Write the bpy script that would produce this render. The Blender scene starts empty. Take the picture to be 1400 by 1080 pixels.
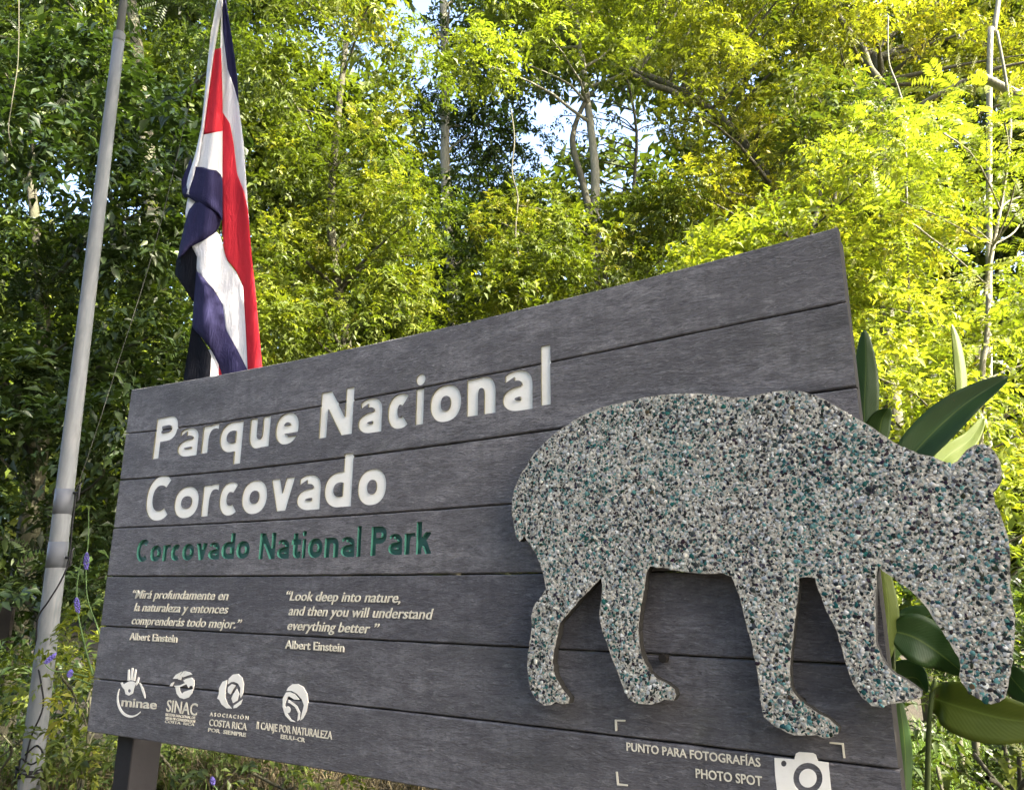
import bpy, math, random
import numpy as np
from mathutils import Vector, Matrix
from mathutils.geometry import tessellate_polygon
random.seed(7); RNG = np.random.default_rng(11)
scn = bpy.context.scene
COL = scn.collection
R = math.radians

# ------------------------------------------------------------------ camera, sky, sun, exposure
F, CX, CY = 1038.0, 700.0, 540.0          # focal length and centre measured on the 1400 x 1080 photograph
PITCH, ROLL, EYE = 0.25208, -0.0024, 1.6
cam = bpy.data.cameras.new('camera'); camo = bpy.data.objects.new('camera', cam); COL.objects.link(camo)
cam.sensor_width = 36; cam.lens = 36 * F / 1400; cam.clip_start = 0.05; cam.clip_end = 600
camo.location = (0, 0, EYE); camo.rotation_euler = (math.pi / 2 + PITCH, ROLL, 0)
scn.camera = camo

SUN_AZ, SUN_EL = R(-29), R(37)            # azimuth measured from +X towards +Y
sdir = Vector((math.cos(SUN_AZ) * math.cos(SUN_EL), math.sin(SUN_AZ) * math.cos(SUN_EL), math.sin(SUN_EL)))
world = bpy.data.worlds.new('World'); scn.world = world; world.use_nodes = True
wn = world.node_tree; bg = wn.nodes['Background']
sky = wn.nodes.new('ShaderNodeTexSky'); sky.sky_type = 'NISHITA'; sky.sun_disc = False
sky.sun_elevation = SUN_EL; sky.sun_rotation = math.pi / 2 - SUN_AZ
sky.air_density = 0.8; sky.dust_density = 5.0; sky.ozone_density = 0.6
wb = wn.nodes.new('ShaderNodeMix'); wb.data_type = 'RGBA'; wb.blend_type = 'MULTIPLY'; wb.inputs[0].default_value = 1
wb.inputs[7].default_value = (0.975, 0.98, 0.985, 1)          # the camera's daylight balance
wn.links.new(sky.outputs[0], wb.inputs[6]); wn.links.new(wb.outputs[2], bg.inputs[0]); bg.inputs[1].default_value = 0.15
sl = bpy.data.lights.new('sun', 'SUN'); sl.energy = 4.6; sl.angle = R(0.5); sl.color = (1.0, 0.92, 0.74)
so = bpy.data.objects.new('sun', sl); COL.objects.link(so)
so.rotation_euler = sdir.to_track_quat('Z', 'Y').to_euler()
vs = scn.view_settings; vs.view_transform = 'Standard'; vs.look = 'None'; vs.gamma = 1; vs.use_curve_mapping = False
vs.exposure = 3.0
scn.cycles.max_bounces = 7; scn.cycles.diffuse_bounces = 4; scn.cycles.transmission_bounces = 4
scn.cycles.transparent_max_bounces = 4

# ------------------------------------------------------------------ measuring helpers
def ray(px, py):
    x = (px - CX) / F; u = (CY - py) / F
    cr, sr = math.cos(ROLL), math.sin(ROLL)
    X = x * cr - u * sr; U = x * sr + u * cr
    c, s = math.cos(PITCH), math.sin(PITCH)
    return Vector((X, c - U * s, s + U * c))
def at(px, py, Y):                        # the point seen there at depth Y
    d = ray(px, py); return Vector((0, 0, EYE)) + d * (Y / d.y)
YAW = -0.5801
S0 = Vector((-1.90391, 3.67168, EYE + 0.934819))   # top left corner of the sign
UD = Vector((math.cos(YAW), math.sin(YAW), 0)); ND = Vector((math.sin(YAW), -math.cos(YAW), 0))  # ND looks at the camera side
SB = Vector((S0.x, S0.y, 0)); SH = S0.z
def S(px, py, d=0.0):                     # sign coordinates (u, height)
    r = ray(px, py); o = Vector((0, 0, EYE))
    t = ((SB + ND * d) - o).dot(ND) / r.dot(ND)
    p = o + r * t - SB
    return (p.dot(UD), p.z)

# ------------------------------------------------------------------ object helpers
def tag(o, label=None, cat=None, group=None, kind=None):
    for k, v in (('label', label), ('category', cat), ('group', group), ('kind', kind)):
        if v: o[k] = v
    return o
def empty(name, loc=(0, 0, 0), rz=0, **kw):
    o = bpy.data.objects.new(name, None); COL.objects.link(o); o.location = loc; o.rotation_euler = (0, 0, rz)
    o.empty_display_size = 0.1
    return tag(o, **kw)
def link(name, me, mat=None, parent=None, smooth=False):
    o = bpy.data.objects.new(name, me); COL.objects.link(o)
    if mat is not None:
        for m in (mat if isinstance(mat, (list, tuple)) else [mat]): me.materials.append(m)
    if parent: o.parent = parent
    if smooth: me.polygons.foreach_set('use_smooth', [True] * len(me.polygons))
    return o
def mesh(name, V, Fc):
    me = bpy.data.meshes.new(name); me.from_pydata([tuple(v) for v in V], [], Fc); me.update(); return me
def fast_mesh(name, V, Q, k, tint=None):
    """V (n,3) array, Q (m,k) faces, tint per vertex"""
    me = bpy.data.meshes.new(name)
    n, m = len(V), len(Q)
    me.vertices.add(n); me.vertices.foreach_set('co', np.ascontiguousarray(V, dtype=np.float32).ravel())
    me.loops.add(m * k); me.loops.foreach_set('vertex_index', np.ascontiguousarray(Q, dtype=np.int32).ravel())
    me.polygons.add(m); me.polygons.foreach_set('loop_start', np.arange(0, m * k, k, dtype=np.int32))
    me.polygons.foreach_set('loop_total', np.full(m, k, dtype=np.int32))
    if tint is not None:
        if tint.ndim == 1:
            a = me.attributes.new('tint', 'FLOAT', 'POINT'); a.data.foreach_set('value', tint.astype(np.float32))
        else:
            a = me.attributes.new('tint', 'FLOAT_COLOR', 'POINT')
            a.data.foreach_set('color', np.concatenate([tint, np.ones((n, 1))], 1).astype(np.float32).ravel())
    me.update(calc_edges=True); me.validate(); return me

def tube(pts, radii, seg=8, cap=True, wob=0.0):
    V, Fc = [], []
    pts = [Vector(p) for p in pts]; prev = None
    for i, p in enumerate(pts):
        t = (pts[min(i + 1, len(pts) - 1)] - pts[max(i - 1, 0)]).normalized()
        if prev is None:
            a = t.orthogonal().normalized()
        else:
            a = (prev - t * prev.dot(t)).normalized()
        prev = a; b = t.cross(a)
        for k in range(seg):
            th = 2 * math.pi * k / seg; rr = radii[i] * (1 + wob * random.uniform(-1, 1))
            V.append(p + (a * math.cos(th) + b * math.sin(th)) * rr)
    for i in range(len(pts) - 1):
        for k in range(seg):
            k2 = (k + 1) % seg
            Fc.append((i * seg + k, i * seg + k2, (i + 1) * seg + k2, (i + 1) * seg + k))
    if cap:
        Fc.append(tuple(range(seg))[::-1]); Fc.append(tuple((len(pts) - 1) * seg + k for k in range(seg)))
    return V, Fc
def join(parts):
    V, Fc = [], []
    for v, f in parts:
        o = len(V); V += list(v); Fc += [tuple(i + o for i in q) for q in f]
    return V, Fc
def smooth_path(pts, n=6):
    pts = [Vector(p) for p in pts]; out = []
    for i in range(len(pts) - 1):
        p0 = pts[max(i - 1, 0)]; p1 = pts[i]; p2 = pts[i + 1]; p3 = pts[min(i + 2, len(pts) - 1)]
        for k in range(n):
            t = k / n
            out.append(0.5 * ((2 * p1) + (p2 - p0) * t + (2 * p0 - 5 * p1 + 4 * p2 - p3) * t * t + (3 * p1 - p0 - 3 * p2 + p3) * t ** 3))
    out.append(pts[-1]); return out
def box(x0, x1, y0, y1, z0, z1):
    V = [(x, y, z) for z in (z0, z1) for y in (y0, y1) for x in (x0, x1)]
    return V, [(0, 2, 3, 1), (4, 5, 7, 6), (0, 1, 5, 4), (2, 6, 7, 3), (0, 4, 6, 2), (1, 3, 7, 5)]

# ------------------------------------------------------------------ material helpers
def newmat(name):
    m = bpy.data.materials.new(name); m.use_nodes = True; nt = m.node_tree
    return m, nt, nt.nodes['Principled BSDF']
class N:
    def __init__(s, nt): s.nt = nt
    def n(s, t, **kw):
        x = s.nt.nodes.new(t)
        for k, v in kw.items(): setattr(x, k, v)
        return x
    def l(s, a, b): s.nt.links.new(a, b)
    def coord(s, scale=(1, 1, 1), rot=(0, 0, 0), src='Object', off=None):
        tc = s.n('ShaderNodeTexCoord'); mp = s.n('ShaderNodeMapping')
        mp.inputs['Scale'].default_value = scale; mp.inputs['Rotation'].default_value = rot
        if off is not None:
            ad = s.n('ShaderNodeVectorMath', operation='ADD'); s.l(tc.outputs[src], ad.inputs[0]); s.l(off, ad.inputs[1]); s.l(ad.outputs[0], mp.inputs[0])
        else: s.l(tc.outputs[src], mp.inputs[0])
        return mp.outputs[0]
    def noise(s, vec, scale=5, detail=4, rough=0.55, dist=0):
        x = s.n('ShaderNodeTexNoise'); x.inputs['Scale'].default_value = scale; x.inputs['Detail'].default_value = detail
        x.inputs['Roughness'].default_value = rough; x.inputs['Distortion'].default_value = dist
        if vec is not None: s.l(vec, x.inputs['Vector'])
        return x.outputs[0]
    def ramp(s, fac, stops, interp='LINEAR'):
        x = s.n('ShaderNodeValToRGB'); x.color_ramp.interpolation = interp
        e = x.color_ramp.elements
        while len(e) < len(stops): e.new(0.5)
        for i, (p, c) in enumerate(stops):
            e[i].position = p; e[i].color = tuple(c) + (1,) if len(c) == 3 else c
        s.l(fac, x.inputs[0]); return x.outputs[0]
    def math(s, op, a, b=None, clamp=False):
        x = s.n('ShaderNodeMath', operation=op); x.use_clamp = clamp
        for i, v in enumerate((a, b)):
            if v is None: continue
            if hasattr(v, 'type'): s.l(v, x.inputs[i])
            else: x.inputs[i].default_value = v
        return x.outputs[0]
    def mix(s, fac, a, b, blend='MIX'):
        x = s.n('ShaderNodeMix', data_type='RGBA', blend_type=blend)
        for i, v in ((0, fac), (6, a), (7, b)):
            if hasattr(v, 'type'): s.l(v, x.inputs[i])
            else: x.inputs[i].default_value = v if i == 0 else (tuple(v) + (1,) if len(v) == 3 else v)
        return x.outputs[2]
    def bump(s, h, strength=0.5, dist=0.01, prev=None):
        x = s.n('ShaderNodeBump'); x.inputs['Strength'].default_value = strength; x.inputs['Distance'].default_value = dist
        s.l(h, x.inputs['Height'])
        if prev is not None: s.l(prev, x.inputs['Normal'])
        return x.outputs[0]

def leaf_material(name, dark, mid, light, trans=0.35, rough=0.45, ty=1.5):
    m, nt, p = newmat(name); g = N(nt)
    at_ = g.n('ShaderNodeAttribute'); at_.attribute_name = 'tint'
    c = g.ramp(at_.outputs['Fac'], [(0.0, dark), (0.5, mid), (0.9, light), (1.0, (light[0] * 1.25, light[1] * 1.05, light[2]))])
    nz = g.noise(g.coord((1, 1, 1)), 1.3, 2)
    c = g.mix(g.math('MULTIPLY', nz, 0.5), c, (mid[0] * 1.12, mid[1] * 0.98, mid[2] * 0.8))
    g.l(c, p.inputs['Base Color']); p.inputs['Roughness'].default_value = rough
    p.inputs['Specular IOR Level'].default_value = 0.35
    tr = g.n('ShaderNodeBsdfTranslucent')
    hc = g.mix(1.0, c, (ty * 1.05, ty * 1.1, 0.35 * ty), 'MULTIPLY'); g.l(hc, tr.inputs[0])
    ms = g.n('ShaderNodeMixShader'); ms.inputs[0].default_value = trans
    g.l(p.outputs[0], ms.inputs[1]); g.l(tr.outputs[0], ms.inputs[2])
    out = nt.nodes['Material Output']; g.l(ms.outputs[0], out.inputs[0])
    return m
def bark_material(name, a, b, sc=6):
    m, nt, p = newmat(name); g = N(nt)
    n1 = g.noise(g.coord((6, 6, 1.5)), sc, 6, 0.65); n2 = g.noise(g.coord((1, 1, 1)), 2.5, 3)
    c = g.ramp(n1, [(0.3, a), (0.7, b)]); c = g.mix(g.math('MULTIPLY', n2, 0.5), c, (0.06, 0.08, 0.03))
    g.l(c, p.inputs['Base Color']); p.inputs['Roughness'].default_value = 0.9
    g.l(g.bump(n1, 0.6, 0.02), p.inputs['Normal'])
    return m

# weathered stained boards
def board_material():
    m, nt, p = newmat('weathered_board'); g = N(nt)
    oi = g.n('ShaderNodeObjectInfo')
    off = g.n('ShaderNodeCombineXYZ'); g.l(g.math('MULTIPLY', oi.outputs['Random'], 37.0), off.inputs[0]); g.l(g.math('MULTIPLY', oi.outputs['Random'], 11.0), off.inputs[1])
    o = off.outputs[0]
    big = g.noise(g.coord((1.1, 1, 3.5), off=o), 2.2, 5, 0.62, 0.6)
    mid = g.noise(g.coord((3.2, 1, 9), off=o), 3.2, 8, 0.75, 0.6)
    fib = g.noise(g.coord((9, 1, 44), rot=(0, R(6), 0), off=o), 2.6, 6, 0.68, 1.2)
    scr = g.noise(g.coord((11, 1, 42), rot=(0, R(-26), 0), off=o), 2.1, 6, 0.72, 1.0)
    wav = g.noise(g.coord((5, 1, 20), rot=(0, R(4), 0), off=o), 3.0, 6, 0.65, 3.0)
    c = g.ramp(mid, [(0.36, (0.100, 0.096, 0.103)), (0.5, (0.165, 0.160, 0.169)), (0.66, (0.240, 0.234, 0.244))])
    c = g.mix(g.math('MULTIPLY', g.ramp(big, [(0.42, (0, 0, 0)), (0.56, (1, 1, 1))]), 0.72), c, (0.104, 0.100, 0.108))
    light = g.ramp(scr, [(0.54, (0, 0, 0)), (0.66, (1, 1, 1))])
    c = g.mix(g.math('MULTIPLY', light, 0.42), c, (0.36, 0.355, 0.36))
    dk = g.ramp(fib, [(0.38, (1, 1, 1)), (0.48, (0, 0, 0))])
    c = g.mix(g.math('MULTIPLY', dk, 0.55), c, (0.045, 0.044, 0.047))
    stk = g.noise(g.coord((16, 1, 0.9), off=o), 2.0, 5, 0.6, 0.3)
    c = g.mix(g.math('MULTIPLY', g.ramp(stk, [(0.50, (0, 0, 0)), (0.66, (1, 1, 1))]), 0.30), c, (0.075, 0.073, 0.075))
    fine_ = g.noise(g.coord((60, 1, 130), off=o), 2.0, 3, 0.6)
    c = g.mix(g.math('MULTIPLY', g.ramp(fine_, [(0.42, (1, 1, 1)), (0.56, (0, 0, 0))]), 0.22), c, (0.05, 0.05, 0.053))
    # the boards were stained one by one
    hue = g.ramp(oi.outputs['Random'], [(0.0, (0.80, 0.80, 0.83)), (0.5, (1.0, 1.0, 1.0)), (1.0, (1.20, 1.18, 1.16))])
    c = g.mix(1.0, c, hue, 'MULTIPLY')
    # knots and mildew spots at their own places
    tc = g.n('ShaderNodeTexCoord'); wob = g.n('ShaderNodeTexNoise'); wob.inputs['Scale'].default_value = 28; wob.inputs['Detail'].default_value = 4
    g.l(tc.outputs['Object'], wob.inputs['Vector'])
    add = g.n('ShaderNodeVectorMath', operation='MULTIPLY_ADD'); g.l(wob.outputs['Color'], add.inputs[0])
    add.inputs[1].default_value = (0.07, 0, 0.07); g.l(tc.outputs['Object'], add.inputs[2])
    spots = [(258, 667, 34, 16, .8), (213, 690, 14, 24, .6), (463, 677, 12, 16, .95), (243, 1003, 34, 9, .5), (254, 548, 60, 30, .45), (1125, 480, 70, 40, .45),
             (1010, 455, 30, 60, .3), (1148, 432, 60, 26, .6), (1135, 330, 50, 30, .45), (760, 390, 50, 40, .3), (640, 880, 50, 30, .4), (740, 1040, 90, 40, .45),
             (215, 665, 40, 10, .4), (200, 530, 40, 14, .5), (475, 778, 8, 5, .9), (700, 900, 80, 30, .35), (1200, 1000, 60, 60, .3), (1088, 487, 12, 12, .5)]
    for (px, py, rx, rz, st) in spots:
        u, v = S(px, py); u1, _ = S(px + rx, py); _, v1 = S(px, py - rz)
        sub = g.n('ShaderNodeVectorMath', operation='SUBTRACT'); g.l(add.outputs[0], sub.inputs[0]); sub.inputs[1].default_value = (u + .035, 0, v + .035)
        mu = g.n('ShaderNodeVectorMath', operation='MULTIPLY'); g.l(sub.outputs[0], mu.inputs[0]); mu.inputs[1].default_value = (1 / (u1 - u), 0, 1 / (v1 - v))
        ln = g.n('ShaderNodeVectorMath', operation='LENGTH'); g.l(mu.outputs[0], ln.inputs[0])
        mk = g.ramp(ln.outputs['Value'], [(0.25, (1, 1, 1)), (1.0, (0, 0, 0))], 'EASE')
        c = g.mix(g.math('MULTIPLY', mk, st * 0.75), c, (0.045, 0.046, 0.045))
    # algae
    alg = g.noise(g.coord((2.2, 1, 2.2), off=o), 2.4, 6, 0.7)
    c = g.mix(g.math('MULTIPLY', g.ramp(alg, [(0.60, (0, 0, 0)), (0.80, (1, 1, 1))]), 0.30), c, (0.115, 0.12, 0.075))
    g.l(c, p.inputs['Base Color'])
    p.inputs['Roughness'].default_value = 0.72; p.inputs['Specular IOR Level'].default_value = 0.35
    b1 = g.bump(fib, 0.8, 0.006); b2 = g.bump(wav, 0.7, 0.010, b1); b3 = g.bump(scr, 0.5, 0.005, b2)
    g.l(b3, p.inputs['Normal'])
    return m
def paint_material(name, c0, c1, rough=0.6, wear=0.3):
    m, nt, p = newmat(name); g = N(nt)
    n1 = g.noise(g.coord((30, 1, 60)), 2.0, 6, 0.7); n2 = g.noise(g.coord((4, 1, 4)), 3.0, 4)
    c = g.mix(g.ramp(n1, [(0.55, (0, 0, 0)), (0.8, (wear, wear, wear))]), c0, c1)
    c = g.mix(g.math('MULTIPLY', g.ramp(n2, [(0.5, (0, 0, 0)), (0.75, (1, 1, 1))]), 0.25), c, c1)
    g.l(c, p.inputs['Base Color']); p.inputs['Roughness'].default_value = rough
    g.l(g.bump(n1, 0.3, 0.002), p.inputs['Normal']); return m
def plain(name, col, rough=0.6, metal=0.0, var=0.15, sc=20, bump=0.1):
    m, nt, p = newmat(name); g = N(nt)
    n1 = g.noise(g.coord((1, 1, 1)), sc, 5, 0.6)
    c = g.mix(g.math('MULTIPLY', n1, var * 2), col, tuple(x * 0.55 for x in col))
    g.l(c, p.inputs['Base Color']); p.inputs['Roughness'].default_value = rough; p.inputs['Metallic'].default_value = metal; p.inputs['Specular IOR Level'].default_value = .2
    g.l(g.bump(n1, bump, 0.003), p.inputs['Normal']); return m

M_board = board_material()
M_cream = paint_material('cream_paint', (0.88, 0.85, 0.77), (0.46, 0.44, 0.34), 0.6, 0.22)
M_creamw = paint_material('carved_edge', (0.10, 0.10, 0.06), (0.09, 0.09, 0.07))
M_green = paint_material('green_paint', (0.018, 0.085, 0.068), (0.015, 0.05, 0.04), 0.5)
M_greenw = paint_material('green_edge', (0.06, 0.22, 0.165), (0.02, 0.07, 0.055), 0.5)
M_small = paint_material('small_letter_paint', (0.66, 0.62, 0.50), (0.30, 0.29, 0.23))
M_backing = plain('dark_backing', (0.016, 0.014, 0.012), 0.85, sc=40, bump=0.4)
M_post = plain('post_wood', (0.020, 0.019, 0.020), 0.8, sc=25, bump=0.5)

# ------------------------------------------------------------------ setting: ground
def height(x, y):
    h = 0.0
    h += 0.55 * math.exp(-(((x + 1.0) / 3.0) ** 2 + ((y - 4.9) / 0.8) ** 2))      # bank behind the sign
    h += 0.35 * math.exp(-(((x - 2.6) / 1.8) ** 2 + ((y - 3.9) / 1.2) ** 2))
    h += 0.25 * math.exp(-(((x + 3.6) / 1.2) ** 2 + ((y - 5.2) / 1.0) ** 2))
    if y > 11: h += min((y - 11) * 0.10, 6)
    h += 0.05 * math.sin(x * 2.1 + 1) * math.cos(y * 1.7)
    return h
xs = sorted(set([-300, -150, -80, -50, -35, -25, -18] + [round(-14 + i * 0.35, 3) for i in range(81)] + [18, 25, 35, 50, 80, 150, 300]))
ys = sorted(set([-300, -100, -40, -15, -6] + [round(-2 + i * 0.35, 3) for i in range(60)] + [22, 26, 32, 42, 60, 90, 150, 300]))
V = [(x, y, height(x, y)) for y in ys for x in xs]; nx = len(xs)
Fg = [(j * nx + i, j * nx + i + 1, (j + 1) * nx + i + 1, (j + 1) * nx + i) for j in range(len(ys) - 1) for i in range(nx - 1)]
m, nt, p = newmat('forest_soil'); g = N(nt)
n1 = g.noise(g.coord(), 1.2, 6, 0.65); n2 = g.noise(g.coord(), 22, 6, 0.7)
c = g.ramp(n1, [(0.35, (0.018, 0.015, 0.009)), (0.55, (0.036, 0.029, 0.019)), (0.7, (0.018, 0.024, 0.009))])
c = g.mix(g.math('MULTIPLY', n2, 0.7), c, (0.03, 0.025, 0.015)); g.l(c, p.inputs['Base Color']); p.inputs['Roughness'].default_value = 0.95
g.l(g.bump(n2, 0.8, 0.03), p.inputs['Normal'])
tag(link('ground', mesh('ground', V, Fg), m, smooth=True), kind='structure')

# ------------------------------------------------------------------ the sign
sign = empty('park_sign', SB, YAW, label='large dark grey plank sign with carved cream park name lettering', cat='sign')
sign.rotation_euler = (0, 0, YAW)
# local coordinates: x along the boards, -y towards the camera, z up
J = {0: [(180, 535), (300, 513.5), (400, 494.5), (550, 462), (700, 426), (850, 387), (1000, 347), (1144, 309)],
     1: [(172, 595.5), (300, 578.5), (400, 563.5), (600, 527), (700, 504.5), (850, 474), (1000, 443), (1155, 411)],
     2: [(163, 658.5), (300, 646.5), (400, 636), (550, 616), (700, 595), (850, 573), (1010, 550), (1168, 527)],
     3: [(155, 724.5), (400, 711), (600, 697), (700, 688.5), (950, 667), (1182, 646)],
     4: [(149, 790), (300, 790.5), (400, 788), (700, 783.5), (950, 779), (1196, 774)],
     5: [(138, 858.5), (300, 865.5), (400, 871), (700, 884), (1000, 898.5), (1155, 905.5), (1212, 908)],
     6: [(128, 930.5), (300, 947.5), (460, 963), (700, 989), (1000, 1023.5), (1232, 1050)],
     7: [(120, 1003), (400, 1047), (600, 1081), (900, 1134), (1250, 1196)]}
def joint_curve(k, ue):
    P = sorted(S(*q) for q in J[k]); us = np.array([q[0] for q in P]); vs_ = np.array([q[1] for q in P])
    c = np.polyfit(us, vs_, 3 if len(P) > 6 else 2)
    return c
JC = {k: joint_curve(k, 0) for k in J}
ULEFT, URIGHT = 0.0, 3.3145
THK = 0.034
front_off = [0.0, 0.001, -0.001, 0.0015, 0.0, -0.0012, 0.001, 0.0]
nseg = 60
planks = []
prng = random.Random(3)
for k in range(7):
    uL = ULEFT + prng.uniform(-0.003, 0.003); uR = URIGHT + prng.uniform(-0.003, 0.002)
    gapt = 0.0024
    V, Fc = [], []
    yf = -front_off[k]; yb = THK
    # rows: back-top, bevel-top, front-top, front-bottom, bevel-bottom, back-bottom
    for i in range(nseg + 1):
        u = uL + (uR - uL) * i / nseg
        t = np.polyval(JC[k], u) - gapt + prng.uniform(-.0006, .0006); b = np.polyval(JC[k + 1], u) + gapt + prng.uniform(-.0006, .0006)
        if k == 0: t += gapt
        ed = 0.003 + prng.uniform(0, .0012)
        V += [(u, yb, t), (u, yf + ed, t), (u, yf, t - ed), (u, yf, b + ed), (u, yf + ed, b), (u, yb, b)]
    for i in range(nseg):
        a = i * 6; b_ = a + 6
        for j in range(6):
            j2 = (j + 1) % 6
            Fc.append((a + j, a + j2, b_ + j2, b_ + j))
    Fc.append((5, 4, 3, 2, 1, 0)); e = nseg * 6; Fc.append((e, e + 1, e + 2, e + 3, e + 4, e + 5))
    me = mesh('plank', V, Fc)
    import bmesh
    bm = bmesh.new(); bm.from_mesh(me); bmesh.ops.recalc_face_normals(bm, faces=bm.faces)
    for f in bm.faces:
        if len(f.verts) == 6: f.material_index = 3        # sawn ends, darker than the faces
    bm.to_mesh(me); bm.free()
    planks.append(me)

# --- lettering: text curves turned into meshes in sign coordinates
def text_mesh(s, offset=0.0, extrude=0.0, shear=0.0, res=5):
    c = bpy.data.curves.new('lettering', 'FONT'); c.body = s; c.offset = offset; c.extrude = extrude; c.shear = shear; c.resolution_u = res
    o = bpy.data.objects.new('lettering', c); COL.objects.link(o)
    dg = bpy.context.evaluated_depsgraph_get(); dg.update()
    me = bpy.data.meshes.new_from_object(o.evaluated_get(dg)); bpy.data.objects.remove(o); bpy.data.curves.remove(c)
    a = np.zeros(len(me.vertices) * 3); me.vertices.foreach_get('co', a); a = a.reshape(-1, 3)
    fs = [tuple(p.vertices) for p in me.polygons]; bpy.data.meshes.remove(me)
    return a, fs
HEAD = [  # letter, left point, right point, bottom point, top point (photo pixels)
    ('P', (210, 612), (242, 590), (209, 630), (214, 575)), ('a', (243, 612), (271, 600), (256, 626), (261, 587)),
    ('r', (275, 615), (299, 587), (277, 622), (287, 583)), ('q', (300.5, 601), (332, 590), (322, 636), (314, 579.5)),
    ('u', (341, 595), (369, 585), (354, 614), (347, 574)), ('e', (376.5, 591), (408, 583), (392, 608.5), (394, 566)),
    ('N', (436, 590), (482.5, 560), (438, 600.5), (440, 538.5)), ('a', (489.5, 580), (522, 566), (505, 593), (510, 545)),
    ('c', (530, 566), (561.5, 560), (547, 586.5), (548, 539)), ('i', (567, 565), (580.5, 530), (570, 581.5), (576, 511.5)),
    ('o', (588, 553), (630, 548), (608, 577), (612, 526.5)), ('n', (638, 550), (677, 550), (643, 569.5), (665, 514.5)),
    ('a', (687, 545), (727.5, 535), (706, 562), (712, 505.5)), ('l', (739, 520), (752, 520), (746, 553.5), (745.5, 472)),
    ('C', (200, 684), (237, 660), (217, 713.5), (225, 652.5)), ('o', (238, 692), (271, 687), (254, 710), (256, 667.5)),
    ('r', (275, 700), (299, 668), (277, 708), (288, 664.5)), ('c', (300, 684), (328, 670), (315, 706), (316, 661)),
    ('o', (330.5, 682), (364.5, 680), (346, 704), (349, 658.5)), ('v', (370, 660), (404, 656), (382, 700), (386, 655.5)),
    ('a', (405.5, 686), (438, 670), (420, 698.5), (424, 650.5)), ('d', (443.5, 672), (482, 640), (460, 694.5), (477, 620.5)),
    ('o', (489, 668), (527.5, 664), (508, 691), (510, 642))]
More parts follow.
